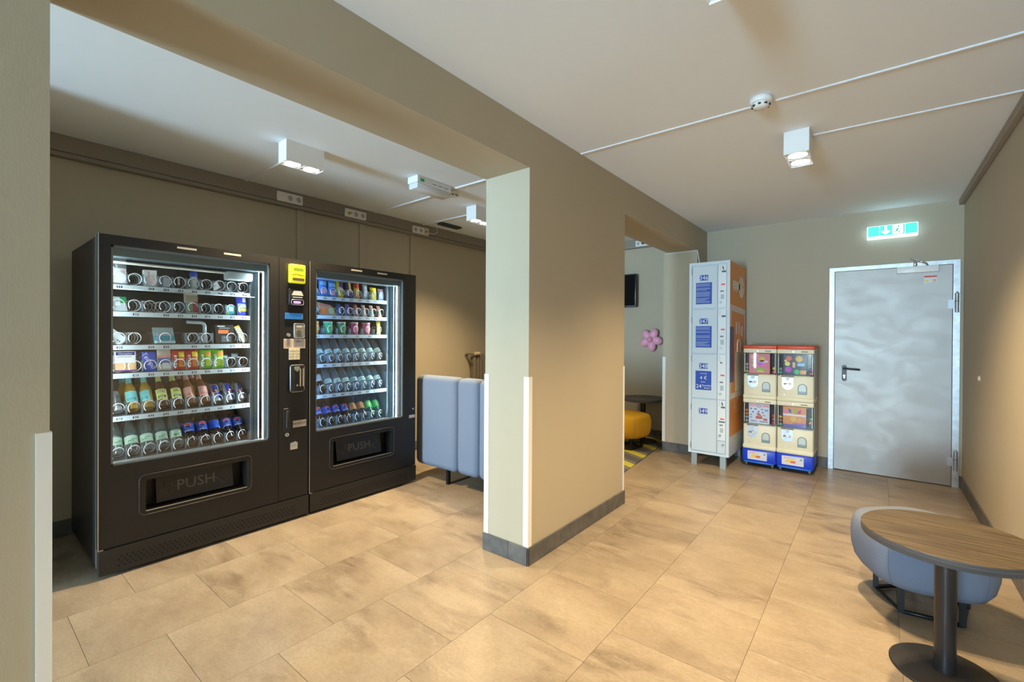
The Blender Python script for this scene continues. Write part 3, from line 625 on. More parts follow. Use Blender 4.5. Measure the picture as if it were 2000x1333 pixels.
for i in range(12):
    uu = u0+(u1-u0)*((i % 3)+.5)/3; vv = v1-(v1-v0)*((i//3)+.5)/4
    ky = MB().plate(mk, rrect(uu-.010, uu+.010, vv-.008, vv+.008, .003), 0, .003).obj('key', mat('key_cream', (.66, .62, .46), .4), kb, locA)
# bank note unit
u0, u1 = U(563, 740)[0], U(592, 740)[0]; v1 = U(577, 712)[1]; v0 = U(577, 766)[1]
nb = MB().bbox(XF, XF+.030, u0, u1, v0, v1, .014, 3).obj('coin_return_unit', mat('unit_black', (.020, .021, .024), .22), VA, locA); mk = mapX(XF+.030)
MB().tube([mk(x_, y_, -.006) for x_, y_ in rrect(u0+.004, u1-.004, v0+.004, v1-.004, .016)], .003, 5, True).obj('unit_rim', alum, nb, locA)
for f in (.66, .86): MB().rect(mk, u0+(u1-u0)*f-.005, u0+(u1-u0)*f+.005, v0+.04, v1-.03, 0, .004).obj('unit_bar', mat('bar_chrome', (.7, .68, .64), .2, metal=1), nb, locA)
MB().plate(mk, [(u0+.030, v1-.014), (u0+.030, v1-.035), (u0+.050, v1-.052), (u0+.066, v1-.035), (u0+.066, v1-.014)], 0, .003).obj('unit_arrow', mat('arrow_green', (.25, .30, .22), .4), nb, locA)
MB().rect(mk, u0+.034, u0+.062, v0+.045, v1-.055, 0, .002).obj('unit_slot', mat('slot_black', (.01, .01, .012), .2), nb, locA)
MB().cyl(mk(u0+.048, v0+.050, 0), mk(u0+.048, v0+.050, .006), .006, n=10).obj('unit_button', alum, nb, locA)
# lever recess, key lock, stickers
u0, u1 = U(553, 810)[0], U(567, 810)[0]; v1 = U(560, 797)[1]; v0 = U(560, 845)[1]
lv = MB().plate(mp, rrect(u0, u1, v0, v1, .012), 0, .006).obj('door_lever', mat('lever_black', (.022, .022, .024), .45), VA, locA)
MB().bbox(XF+.006, XF+.018, u0+.016, u1-.014, v0+.030, v1-.020, .006, 2).obj('lever_grip', MATS['lever_black'], lv, locA)
MB().box(XF+.004, XF+.008, u0+.002, u0+.03, v1-.008, v1-.004).obj('lever_glint', alum, lv, locA)
p_ = U(560, 849.5); kl = MB().cyl((XF, p_[0], p_[1]), (XF+.008, p_[0], p_[1]), .013, n=14).obj('key_lock', alum, VA, locA)
MB().cyl((XF+.008, p_[0], p_[1]), (XF+.0085, p_[0], p_[1]), .005, n=8).obj('lock_core', tagm, kl, locA)
u0, u1 = U(572, 828)[0], U(598, 828)[0]; v1 = U(585, 821)[1]; v0 = U(585, 834)[1]
vs = MB().rect(mp, u0, u1, v0, v1, 0, .001).obj('maker_sticker', mat('sticker_silver', (.52, .48, .42), .4), VA, locA)
MB().text(mp, 'vendCom', (u0+u1)/2, (v0+v1)/2+.006, .019, .0015, 'C', .95).obj('sticker_lettering', mat('lettering_dark', (.05, .05, .06), .5), vs, locA)
u0, u1 = U(567, 873)[0], U(581, 873)[0]; v1 = U(574, 865)[1]; v0 = U(574, 878)[1]
fs_ = MB().rect(mp, u0, u1, v0, v1, 0, .0012).obj('folded_sticker', mat('sticker_cream', (.55, .50, .44), .5), VA, locA)
MB().plate(mp, [(u0, v1), (u0+.012, v1-.012), (u1-.01, v1-.012), (u1-.012, v1+.008)], .0012, .003).obj('sticker_corner', mat('sticker_blue_grey', (.40, .45, .50), .4), fs_, locA)
# ------------------------------------------------------------------ goods in the machines
TILT = math.radians(-36)
def place(o, x, y, z, tilt=0.0, spin=0.0, roll=0.0):
    o.rotation_mode = 'ZYX'; o.location = (x, y, z); o.rotation_euler = (roll, tilt, spin); return o
waterm = clear('water_bottle_clear', (.80, .90, .90), .10, .10, (.65, .80, .80))
waterB = clear('water_bottle_blue_clear', (.70, .88, .92), .10, .12, (.50, .72, .80))
colam = mat('cola_dark', (.014, .008, .007), .08, spec=.8, coat=.5); colneck = clear('cola_neck', (.45, .42, .42), .12, .08, (.1, .08, .08))
greenb = clear('green_bottle_clear', (.10, .42, .20), .12, .35, (.03, .22, .08))
beerm = mat('beer_amber', (.42, .25, .035), .10, spec=.8, coat=.4); beerdark = mat('beer_dark', (.10, .035, .012), .10, spec=.8, coat=.4); beerred = mat('beer_reddish', (.20, .065, .018), .10, spec=.8, coat=.4)
necks = mat('foil_silver', (.75, .77, .78), .25, metal=.6)
def pc(name, c, r=.45, **k): return mat('print_'+name, c, r, **k)
white = pc('white', (.80, .81, .80)); blue = pc('blue', (.015, .07, .42)); dblue = pc('dark_blue', (.02, .03, .18)); red = pc('red', (.60, .025, .02)); teal = pc('teal', (.22, .62, .60)); palegreen = pc('pale_green', (.45, .65, .45)); yellow = pc('yellow', (.80, .62, .03)); lime = pc('lime', (.68, .75, .22)); pink = pc('pink', (.78, .42, .36)); green = pc('green', (.13, .48, .02)); orange = pc('orange', (.80, .28, .03)); black = pc('black', (.012, .012, .013)); grey = pc('grey', (.30, .33, .34)); cream = pc('cream', (.66, .62, .50)); purple = pc('purple', (.16, .04, .26)); brown = pc('brown', (.16, .08, .04)); lblue = pc('light_blue', (.10, .36, .72)); mag = pc('magenta', (.62, .05, .25)); tealb = pc('teal_blue', (.03, .32, .42)); silver = mat('can_silver', (.62, .65, .68), .25, metal=.8)
canblue = mat('can_blue', (.012, .045, .36), .25, metal=.35)
def lathed(prof, m, name, parent, n=18): return MB().lathe(prof, n).obj(name, m, parent)
W_PROF = [(0, 0.0046), (.020, 0.0023), (.029, 0.0000), (.0325, 0.0070), (.0325, 0.0522), (.0315, 0.0580), (.0315, 0.1044), (.0325, 0.1102), (.0325, 0.1392), (.030, 0.1624), (.024, 0.1914), (.0155, 0.2158), (.0135, 0.2227), (.0135, 0.2355)]
def water(nm, label, grp, body, capm, labm, labz=(.055, .106), stripe=None):
    r = thing(nm, label, 'bottle', group=grp)
    lathed(W_PROF, body, 'bottle', r); MB().lathe([(.0150, .230), (.0153, .250), (.012, .252), (0, .252)], 14).obj('cap', capm, r)
    lb = MB().lathe([(.0330, labz[0]), (.0330, labz[1])], 20).obj('label', labm, r)
    w_ = wrap(.0333)
    if stripe:
        for k, (du, dv, wd, ht) in enumerate(((-.012, .014, .030, .005), (.004, .024, .026, .004), (-.008, .005, .040, .0035))):
            MB().flat(w_, [(du-wd/2+wd*i/6, labz[0]+dv) for i in range(7)] + [(du+wd/2-wd*i/6, labz[0]+dv+ht) for i in range(7)], 0).obj('label_print', stripe, lb)
    return r
def cola(nm, label, grp, labm, capm, logo=True, body=None):
    r = thing(nm, label, 'bottle', group=grp); p = [(a, b) for a, b in W_PROF if b < .197]
    lathed(p, body or colam, 'bottle', r); lathed(W_PROF[-5:], colneck, 'neck', r); MB().lathe([(.0150, .230), (.0153, .250), (.012, .252), (0, .252)], 14).obj('cap', capm, r)
    lb = MB().lathe([(.0331, .080), (.0331, .142)], 20).obj('label', labm, r); w_ = wrap(.0334)
    if logo:
        c0 = .120; R_ = .0195
        MB().flat(w_, disc(0, c0, R_, 20), 0).obj('logo_white', white, lb)
        ra = math.radians(-28); ca_, sa_ = math.cos(ra), math.sin(ra)
        def cap_(sgn, nm_, m_):                            # the part of the disc above or below a wavy band
            q = MB(); vs = []; n_ = 12; R2 = R_*.92
            for i in range(n_+1):
                x_ = R2*(-1+2*i/n_); t_ = math.sqrt(max(0, R2*R2-x_*x_)); w2 = R2*(.20*sgn + .16*math.sin(x_/R2*2.6))
                lo = max(-t_, min(t_, w2))
                for y_ in ((lo, t_) if sgn > 0 else (-t_, lo)): vs.append(w_(x_*ca_-y_*sa_, c0+x_*sa_+y_*ca_, .0004))
            q.add(vs, [(2*i, 2*i+2, 2*i+3, 2*i+1) for i in range(n_)]).obj(nm_, m_, lb)
        cap_(1, 'logo_red', mat('logo_red', (.75, .04, .03), .4)); cap_(-1, 'logo_blue', mat('logo_blue', (.01, .03, .25), .4))
        MB().text(w_, 'pepsi', 0, .090, .015, .0004, 'C', 1.0).obj('logo_lettering', white, lb)
    return r
B_PROF = [(0, 0.0045), (.020, 0.0022), (.027, 0.0000), (.0305, 0.0067), (.0305, 0.1232), (.028, 0.1456), (.019, 0.1736), (.0145, 0.1904), (.0135, 0.2408), (.0140, 0.2442)]
def beer(nm, label, grp, glass, labm, neckm, txt=None, txtm=None):
    r = thing(nm, label, 'bottle', group=grp); lathed(B_PROF, glass, 'bottle', r)
    MB().lathe([(.0150, .240), (.0160, .243), (.0145, .252), (0, .253)], 14).obj('crown_cap', necks, r)
    MB().lathe([(.0172, .180), (.0148, .193), (.0142, .224)], 16).obj('neck_label', neckm, r)
    lb = MB().lathe([(.0309, .045), (.0309, .118)], 16, a0=math.radians(-62), a1=math.radians(62)).obj('label', labm, r)
    if txt: MB().text(wrap(.0312), txt, 0, .100, .018, .0003, 'C', .85).obj('label_lettering', txtm or dblue, lb)
    w_ = wrap(.0312); MB().flat(w_, [(-.022+.044*i/6, .056) for i in range(7)] + [(.022-.044*i/6, .072) for i in range(7)], .0001).obj('label_band', txtm or white, lb)
    return r
C_PROF = [(0, .006), (.019, .004), (.021, 0), (.0262, .008), (.0262, .122), (.023, .131)]
def can(nm, label, grp, m, kind):
    r = thing(nm, label, 'can', group=grp); lathed(C_PROF, silver, 'can_body', r)
    MB().lathe([(.023, .131), (.0225, .133), (.021, .131), (0, .130)], 18).obj('can_lid', silver, r)
    if kind == 'energy':
        for a0, z0, z1, mm in ((-.6, .070, .124, canblue), (.35, .020, .066, canblue), (2.6, .070, .124, canblue), (3.5, .020, .066, canblue)):
            MB().lathe([(.0265, z0), (.0265, z1)], 8, a0=a0, a1=a0+1.35).obj('blue_panel', mm, r)
        w_ = wrap(.0268, a0=.25)
        MB().flat(w_, [(-.016, .066), (-.006, .064), (.004, .068), (.016, .064), (.018, .072), (.004, .076), (-.008, .074)], 0).obj('red_mark', red, r)
        MB().flat(w_, disc(.002, .079, .006, 10), 0).obj('yellow_mark', yellow, r)
    else:
        MB().lathe([(.0265, .030), (.0265, .110)], 18).obj('can_print', mat('can_graphite', (.22, .23, .24), .3, metal=.6), r)
        w_ = wrap(.0268, a0=.3)
        for k in range(4): MB().flat(w_, [(-.018+.009*k, .045), (-.014+.009*k, .045), (-.004+.009*k, .095), (-.008+.009*k, .095)], 0).obj('can_stripe', black, r)
    return r
def pil(w, h, t_):                                        # surface of a filled bag, u across, v up
    def f(u, v, d=0, s=1):
        a, b = max(-1, min(1, 2*u/w)), max(-1, min(1, 2*v/h-1))
        x = t_/2*(1-abs(a)**3)*(1-abs(b)**4) + .0008*math.sin(u*700)*(abs(b) > .8)
        return (s*x+s*d, u, v)
    return f
def bag(nm, label, cat, grp, w, h, t_, m, prints=(), txt=()):
    """prints: (u0,u1,v0,v1,material) as fractions; txt: (string,u,v,height,material,rotation)"""
    r = thing(nm, label, cat, group=grp); f = pil(w, h, t_); b = MB(); n, k = 7, 9
    for s_ in (1, -1):
        vs = [f(-w/2+w*i/n, h*j/k, 0, s_) for j in range(k+1) for i in range(n+1)]
        fs = [((n+1)*j+i, (n+1)*j+i+1, (n+1)*(j+1)+i+1, (n+1)*(j+1)+i) for j in range(k) for i in range(n)]
        b.add(vs, fs if s_ == 1 else [q[::-1] for q in fs], True)
    b.obj('bag', m, r)
    for u0, u1, v0, v1, pm in prints:
        q = MB(); nn = 6; vs = [f(w*(u0-.5+(u1-u0)*i/nn), h*(v0+(v1-v0)*j/nn), .0008) for j in range(nn+1) for i in range(nn+1)]
        q.add(vs, [((nn+1)*j+i, (nn+1)*j+i+1, (nn+1)*(j+1)+i+1, (nn+1)*(j+1)+i) for j in range(nn) for i in range(nn)], True); q.obj('print', pm, r)
    for s_, u, v, hh, pm, rot in txt: MB().text(lambda a, b_, d: f(a, b_, d), s_, w*u, h*v, hh, .0016, 'C', 1, rot).obj('lettering', pm, r)
    return r
def carton(nm, label, cat, grp, w, h, d, m, prints=(), txt=()):
    """box with its front on +X, standing on z=0; prints (u0,u1,v0,v1,material) as fractions of the front"""
    r = thing(nm, label, cat, group=grp); MB().bbox(-d, 0, -w/2, w/2, 0, h, .0012, 1, False).obj('box', m, r); q = mapX(0)
    for u0, u1, v0, v1, pm in prints: MB().rect(q, w*(u0-.5), w*(u1-.5), h*v0, h*v1, 0, .0006).obj('print', pm, r)
    for s_, u, v, hh, pm in txt: MB().text(q, s_, w*u, h*v, hh, .001, 'C', 1).obj('lettering', pm, r)
    return r
XSH = -3.425
def colY(SH, k, i): zs, s0, w = SH[k]; return s0+w*(i+.5), zs
def lean(o, SH, k, i, r_=.0325, depth=0, spin=0.0, dy=0.0):
    y, z = colY(SH, k, i); return place(o, XSH-.026-.095*depth, y+dy, z+r_*math.sin(-TILT)+.0015, TILT, spin)
NA = 'in the pay column machine'
ORD = ['next to', 'second from', 'third from', 'fourth from', 'fifth from', 'sixth from', 'seventh from', 'eighth from', 'ninth from']
# -- bottom shelf of the first machine: five waters, five colas
wt = water('water_bottle', 'clear water bottle fifth from the colas '+NA, 'water bottles on the bottom shelf', waterm, mat('cap_blue', (.03, .10, .45), .4), pc('label_mint', (.55, .70, .55)), stripe=pc('label_green', (.04, .26, .10)))
for i in range(5):
    o = wt if i == 0 else dup(wt, label='clear water bottle %s the colas %s' % (ORD[4-i], NA)); lean(o, SA, 5, i, spin=(.5, .1, -.2, .15, .4)[i])
    o = dup(wt, label='rear clear water bottle %s the colas %s' % (ORD[4-i], NA)); lean(o, SA, 5, i, depth=1, spin=i)
ct = cola('cola_bottle', 'blue label cola bottle next to the waters '+NA, 'cola bottles on the bottom shelf', mat('label_cola_blue', (.012, .085, .50), .3), MATS['cap_blue'])
for i in range(5):
    o = ct if i == 0 else dup(ct, label='blue label cola bottle %s the waters %s' % (ORD[i], NA)); lean(o, SA, 5, 5+i, spin=(-.25, .05, 1.2, -.1, -.3)[i])
    o = dup(ct, label='rear blue label cola bottle %s the waters %s' % (ORD[i], NA)); lean(o, SA, 5, 5+i, depth=1, spin=i*1.3)
# -- beers and energy drinks
o = can('drink_can', 'silver and grey drink can above tag 50 '+NA, None, silver, 'plain'); lean(o, SA, 4, 0, .0262, spin=.2)
b1 = beer('beer_bottle', 'turquoise label beer bottle beside the grey can '+NA, 'turquoise label beer bottles', beerm, teal, teal, None, tealb)
lean(b1, SA, 4, 1, .0305, spin=-.15)
o = dup(b1, label='rear turquoise label beer bottle beside the grey can '+NA); lean(o, SA, 4, 1, .0305, 1, 1.0, -.012)
o = dup(b1, label='turquoise label beer bottle beside the yellow green beers '+NA); lean(o, SA, 4, 2, .0305, spin=-.75)
o = dup(b1, label='rear turquoise label beer bottle beside the yellow green beers '+NA); lean(o, SA, 4, 2, .0305, 1, .4, -.012)
o = beer('beer_bottle', 'yellow green label beer bottle beside the turquoise beers '+NA, 'yellow green label beer bottles', beerdark, lime, lime, 'STEE', dblue); lean(o, SA, 4, 3, .0305, spin=-.1)
o = beer('beer_bottle', 'yellow green label beer bottle beside the pink label beers '+NA, 'yellow green label beer bottles', beerdark, lime, lime, 'EIN', dblue); lean(o, SA, 4, 4, .0305, spin=.1)
b2 = beer('beer_bottle', 'pink label beer bottle beside the yellow green beers '+NA, 'pink label beer bottles', beerred, pink, pink, None, pc('label_rust', (.50, .16, .10)))
lean(b2, SA, 4, 5, .0305, spin=-.8)
o = dup(b2, label='pink label beer bottle beside the energy drinks '+NA); lean(o, SA, 4, 6, .0305, spin=.2)
for i in (5, 6): o = dup(b2, label='rear pink label beer bottle beside the %s %s' % ('yellow green beers' if i == 5 else 'energy drinks', NA)); lean(o, SA, 4, i, .0305, 1, i, -.012)
c1 = can('drink_can', 'energy drink can next to the beers '+NA, 'blue and silver energy drink cans', silver, 'energy')
for i in range(3):
    o = c1 if i == 0 else dup(c1, label='energy drink can %s the beers %s' % (ORD[i], NA)); lean(o, SA, 4, 7+i, .0262, spin=(-.3, .1, .25)[i])
    for d_ in (1, 2): o = dup(c1, label='%s energy drink can %s the beers %s' % ('second row' if d_ == 1 else 'rearmost', ORD[i], NA)); lean(o, SA, 4, 7+i, .0262, d_*.9, d_)
# -- sweets shelf
def stand(o, SH, k, i, depth=0, dy=0.0, dz=0.0, tilt=math.radians(-8), spin=0.0, roll=0.0, x=0.0):
    y, z = colY(SH, k, i); return place(o, XSH-.012-.045*depth+x, y+dy, z+.003+dz, tilt, spin, roll)
pb = carton('plaster_box', 'front white and orange plaster box '+NA, 'box', 'white and orange plaster boxes', .098, .118, .022, white,
            [(.06, .94, .80, .96, dblue), (0, 1, 0, .06, purple), (0, 1, .06, .42, pc('peach', (.80, .50, .26))), (.1, .8, .70, .735, grey)], [('Hansaplast', 0, .88, .010, white)])
stand(pb, SA, 3, 0, 0, .036, .006)
for d_, lb in ((1, 'second'), (2, 'third')): o = dup(pb, label='%s white and orange plaster box from the front %s' % (lb, NA)); stand(o, SA, 3, 0, d_*.6, .036-.008*d_, .006)
o = bag('tissue_pack', 'bright blue tissue pack with slanted white lettering above tag 42 '+NA, 'pack', None, .068, .118, .020, pc('pack_blue', (.03, .10, .58)), [], [('Tempo', -.02, .55, .026, white, math.radians(-62))]); stand(o, SA, 3, 2, 0)
o = dup(o, label='bright blue tissue pack behind the one above tag 42 '+NA); stand(o, SA, 3, 2, 1.3, -.014)
o = bag('wipes_pack', 'cream wipes pack with red and blue bands above tag 43 '+NA, 'pack', None, .070, .130, .018, cream, [(0, 1, .60, .72, pc('salmon', (.70, .30, .26))), (0, 1, .30, .60, pc('band_blue', (.10, .16, .42))), (.35, 1, .08, .36, white)]); stand(o, SA, 3, 3, 0)
def sweets(label, grp, base, accent, patch):
    return bag('sweet_bag', label, 'sweet bag', grp, .070, .122, .020, base, [(.50, .94, .66, .92, patch), (.50, .92, .14, .62, accent), *[(.17+.03*(k%2), .36+.03*(k%2), .12+.135*k, .215+.135*k, pc('bag_print_white', (.72, .72, .72))) for k in range(5)]])
rb = sweets('red sweet bag beside the wipes pack '+NA, 'red sweet bags', pc('bag_red', (.60, .03, .03)), orange, yellow); stand(rb, SA, 3, 4)
o = dup(rb, label='red sweet bag beside the green bags '+NA); stand(o, SA, 3, 5)
for i in (4, 5): o = dup(rb, label='rear red sweet bag beside the %s %s' % ('wipes pack' if i == 4 else 'green bags', NA)); stand(o, SA, 3, i, 1.2, -.008, .004)
gb = sweets('green sweet bag beside the red bags '+NA, 'green sweet bags', pc('bag_green', (.16, .50, .02)), pc('bag_lime', (.52, .72, .03)), orange); stand(gb, SA, 3, 6)
o = dup(gb, label='green sweet bag beside the gum packs '+NA); stand(o, SA, 3, 7)
for i in (6, 7): o = dup(gb, label='rear green sweet bag beside the %s %s' % ('red bags' if i == 6 else 'gum packs', NA)); stand(o, SA, 3, i, 1.2, -.008, .004)
sp_ = bag('gum_pack', 'small light blue gum pack beside the green bags '+NA, 'pack', None, .045, .085, .014, lblue, [(.1, .9, .5, .9, pc('ice', (.55, .75, .80)))]); stand(sp_, SA, 3, 8, 1.0, -.018, 0, math.radians(-14))
o = dup(sp_, label='small light blue gum pack at the end of its shelf '+NA); stand(o, SA, 3, 9, 1.4, -.020, .01, math.radians(-10))
# -- top three shelves: toiletries and electrics
bagclear = clear('bag_clear', (.85, .93, .94), .10, .22, (.75, .85, .88))
o = bag('toothbrush_kit', 'clear bag with white card above tag 11 '+NA, 'kit', None, .072, .150, .016, bagclear, [(.05, .98, .04, .62, white), (.62, .9, .40, .56, pc('rose', (.75, .45, .42)))]); stand(o, SA, 0, 0, 0, .004)
MB().bbox(-.002, .004, -.014, -.004, .09, .135, .002, 1).obj('toothbrush', white, o)
o = carton('medicine_box', 'white box with pink print above tag 12 '+NA, 'box', 'white medicine boxes', .062, .098, .045, white, [(.25, .45, .62, .86, pc('rose', 0)), (.62, .82, .50, .72, pc('rose', 0)), (.50, .70, .20, .46, pc('rose', 0))]); stand(o, SA, 0, 2, 0, .004, 0, 0)
o = carton('medicine_box', 'low pale box lying in the coil above tag 13 '+NA, 'box', 'white medicine boxes', .050, .056, .08, pc('pale_lilac', (.62, .66, .74)), [(.0, .28, 0, 1, pc('slate', (.25, .28, .36)))]); stand(o, SA, 0, 3, 0, .004, .003, 0)
r_ = thing('deodorant', 'black bottle with a small white label above tag 14 '+NA, 'bottle'); lathed([(0, 0), (.020, 0), (.021, .01), (.021, .085), (.012, .10), (.012, .115), (0, .115)], black, 'bottle', r_); MB().flat(wrap(.0213), [(-.006+.012*i/4, .02) for i in range(5)] + [(.006-.012*i/4, .065) for i in range(5)], .0003).obj('label', white, r_); y, z = colY(SA, 0, 4); place(r_, XSH-.03, y, z+.002, math.radians(-5))
r_ = thing('deodorant', 'white bottle with a round blue cap above tag 15 '+NA, 'bottle'); lathed([(0, 0), (.020, 0), (.0215, .01), (.0215, .078), (.016, .086)], pc('bottle_ice', (.55, .66, .68)), 'bottle', r_); lathed([(.018, .084), (.023, .090), (.0235, .104), (.016, .116), (0, .119)], mat('cap_bright_blue', (.02, .09, .60), .3), 'cap', r_); MB().flat(wrap(.0218), [(-.012+.024*i/4, .02) for i in range(5)] + [(.012-.024*i/4, .06) for i in range(5)], .0003).obj('label', white, r_); y, z = colY(SA, 0, 5); place(r_, XSH-.035, y+.012, z+.002, 0)
o = carton('adapter_pack', 'small white pack standing askew above tag 17 '+NA, 'pack', None, .046, .046, .030, white, [(.2, .6, .55, .65, dblue)]); stand(o, SA, 0, 7, 0, -.004, .012, 0, 0, math.radians(32))
o = bag('sachet', 'small silver sachet askew above tag 18 '+NA, 'pack', None, .030, .050, .006, mat('foil', (.62, .70, .72), .3, metal=.5)); stand(o, SA, 0, 8, .6, .006, .004, math.radians(-10), 0, math.radians(-25))
# second shelf
o = carton('blister_pack', 'pale blister pack on a green card beside tag 20 '+NA, 'pack', None, .075, .095, .012, pc('pack_ice', (.52, .60, .62)), [(.62, 1, .55, 1, pc('card_green', (.02, .35, .13))), (.08, .6, .72, .78, grey), (.30, .62, .36, .62, white)]); stand(o, SA, 1, 0, 0, .006, 0, math.radians(-26))
o = carton('tea_box', 'tall box with green and wine red print above tag 25 '+NA, 'box', None, .066, .148, .04, cream, [(0, 1, .88, .94, pc('plum', (.25, .12, .16))), (0, 1, .52, .80, pc('khaki', (.30, .27, .18))), (0, .55, .04, .50, pc('moss', (.22, .30, .16))), (.55, 1, .04, .52, pc('wine', (.42, .06, .10)))]); stand(o, SA, 1, 5, 0)
o = bag('sponge_pack', 'turquoise pouch with a white disc above tag 28 '+NA, 'pack', None, .066, .064, .026, pc('turquoise', (.06, .48, .55)), [(.30, .75, .35, .85, pc('disc_white', (.60, .78, .80))), (0, .30, 0, .40, pc('pouch_green', (.35, .60, .40)))]); stand(o, SA, 1, 8)
o = bag('wipes_pack', 'bright blue bag with a yellow band above tag 29 '+NA, 'pack', None, .070, .128, .020, pc('bag_blue', (.03, .06, .55)), [(.0, 1, .20, .36, pc('band_yellow', (.70, .68, .08))), (.1, .9, .38, .62, pc('band_ice', (.45, .52, .72))), (.55, .85, .70, .95, white)]); stand(o, SA, 1, 9)
# third shelf
o = carton('plug_adapter', 'white plug adapter box tipped over above tag 30 '+NA, 'box', None, .055, .135, .050, pc('adapter_white', (.66, .70, .70)), [(.30, .42, .12, .17, black), (.30, .42, .20, .25, black), (.55, .8, .62, .72, grey)]); stand(o, SA, 2, 0, .4, .030, .008, math.radians(-20), 0, math.radians(44))
o = carton('cable_pack', 'flat grey and teal pack leaning back above tag 33 '+NA, 'pack', None, .105, .115, .014, pc('pack_grey_teal', (.30, .42, .44)), [(0, 1, .15, .48, tealb), (0, 1, 0, .15, pc('pack_pale', (.50, .66, .68)))]); stand(o, SA, 2, 3, 0, .005, .004, math.radians(-32))
r_ = thing('sippy_bottle', 'clear ribbed bottle with a bent straw lid above tag 35 '+NA, 'bottle'); lathed([(0, .004), (.016, 0), (.019, .006), (.019, .018), (.016, .024), (.018, .034), (.015, .046), (.010, .058), (.010, .075)], mat('clear_lilac', (.50, .52, .56), .15), 'bottle', r_)
MB().tube([(0, 0, .070), (0, 0, .115), (0, -.006, .130), (0, -.02, .136), (0, -.10, .140)], .011, 10).obj('straw_lid', mat('straw_grey', (.42, .52, .54), .3), r_); y, z = colY(SA, 2, 6); place(r_, XSH-.03, y, z+.002)
o = carton('charger_box', 'black box with orange print above tag 36 '+NA, 'box', None, .112, .128, .05, black, [(.12, .52, .88, .94, white), (.15, .70, .52, .72, pc('print_rust_orange', (.75, .20, .05))), (.20, .78, .80, .82, white), (.30, .85, .08, .40, pc('charcoal', (.10, .12, .13))), (.42, .8, .30, .34, white)]); stand(o, SA, 2, 8, 0, -.030, 0, math.radians(-10))
o = carton('lighter_pack', 'white and yellow pack tipped sideways above tag 38 '+NA, 'pack', None, .034, .125, .016, cream, [(0, 1, .92, 1, yellow), (.3, .7, .45, .55, pc('ochre', (.45, .33, .05)))]); stand(o, SA, 2, 9, 0, .020, .006, math.radians(-10), 0, math.radians(24))
# ---------------------------------------------------------------- second machine
NB = 'in the snack machine'
def grp_label(i, names): return names[i]
bb = bag('crisp_bag', 'blue snack bag with a pink badge on the top shelf '+NB, 'snack bag', 'blue snack bags on the top shelf', .066, .142, .026, pc('bag_sky', (.05, .22, .66)), [(.25, .75, .12, .38, pc('badge_pink', (.80, .35, .42))), (.1, .9, .60, .80, pc('bag_ice', (.30, .55, .80)))])
for i in range(3): o = bb if i == 0 else dup(bb); o['label'] = 'blue snack bag %s the yellow and purple bar %s' % (ORD[2-i], NB); stand(o, SB, 0, i, 0, (0, .004, .006)[i], (0, .004, -.004)[i])
def bar(label, base, prints, w=.044, h=.142, nm='chocolate_bar', cat='chocolate bar', txt=(), grp=None): return bag(nm, label, cat, grp, w, h, .018, base, prints, txt)
o = bar('yellow and purple chocolate bar on the top shelf '+NB, yellow, [(.4, 1, .55, 1, purple), (.25, .75, .38, .60, pc('bar_lilac', (.62, .45, .62)))], .060); stand(o, SB, 0, 3, 0, -.006)
o = bar('narrow yellow and navy chocolate bar on the top shelf '+NB, pc('bar_navy', (.06, .05, .20)), [(.45, .9, .35, 1, pc('bar_gold', (.78, .50, .05))), (.05, .4, .2, .5, pc('bar_lilac', 0))], .046, .135); stand(o, SB, 0, 4)
o = bar('red and orange chocolate bar on the top shelf '+NB, orange, [(0, 1, .66, 1, pc('bar_red', (.68, .06, .03))), (.2, .8, .25, .6, yellow)], .050, .138); stand(o, SB, 0, 5, 0, -.004)
o = bar('grey and white chocolate bar on the top shelf '+NB, pc('bar_grey', (.34, .38, .42)), [(.2, .8, .22, .85, pc('bar_pale', (.60, .64, .66))), (0, 1, .90, 1, pc('bar_mauve', (.40, .30, .30)))], .048, .128); stand(o, SB, 0, 6)
o = bag('candy_bag', 'yellow candy bag on the top shelf '+NB, 'sweet bag', None, .064, .108, .024, pc('candy_yellow', (.82, .66, .03)), [], [("m&m's", 0, .45, .016, brown, math.radians(-75))]); stand(o, SB, 0, 7, 0, .004)
o = bag('candy_bag', 'brown and blue candy bag on the top shelf '+NB, 'sweet bag', None, .060, .104, .024, pc('candy_blue', (.22, .32, .58)), [(0, 1, .72, 1, pc('candy_brown', (.32, .18, .20)))], [("m&m's", 0, .38, .015, white, math.radians(-75))]); stand(o, SB, 0, 8, 0, .004)
o = bag('snack_pack', 'yellow green snack pack on the second shelf '+NB, 'snack bag', None, .050, .070, .02, pc('pack_straw', (.60, .60, .18))); stand(o, SB, 1, 0)
sw = thing('sandwich_pack', 'wedge sandwich pack with orange and green filling on the second shelf '+NB, 'sandwich'); q = MB()
prism = [(0, -.075, 0), (0, .075, 0), (-.02, .03, .082), (-.02, -.075, .100)]; back = [(-.07, a, b) for _, a, b in prism]
q.add(prism+back, [(0, 1, 2, 3), (7, 6, 5, 4), (0, 4, 5, 1), (1, 5, 6, 2), (2, 6, 7, 3), (3, 7, 4, 0)]); q.obj('wedge', pc('pack_tan', (.42, .28, .20)), sw)
sl_ = lambda u, v, d: (-.2*v+d, u, v)
MB().flat(sl_, disc(-.038, .036, .030, 14), .001).obj('tomato_slice', pc('tomato', (.75, .18, .04)), sw); MB().flat(sl_, disc(.030, .034, .026, 14), .001).obj('lettuce_slice', pc('lettuce', (.48, .50, .22)), sw); MB().flat(sl_, [(-.07, .072), (.03, .072), (.02, .082), (-.07, .094)], .001).obj('red_flap', pc('flap_red', (.50, .14, .10)), sw)
y, z = colY(SB, 1, 1); place(sw, XSH, y+.040, z+.002)
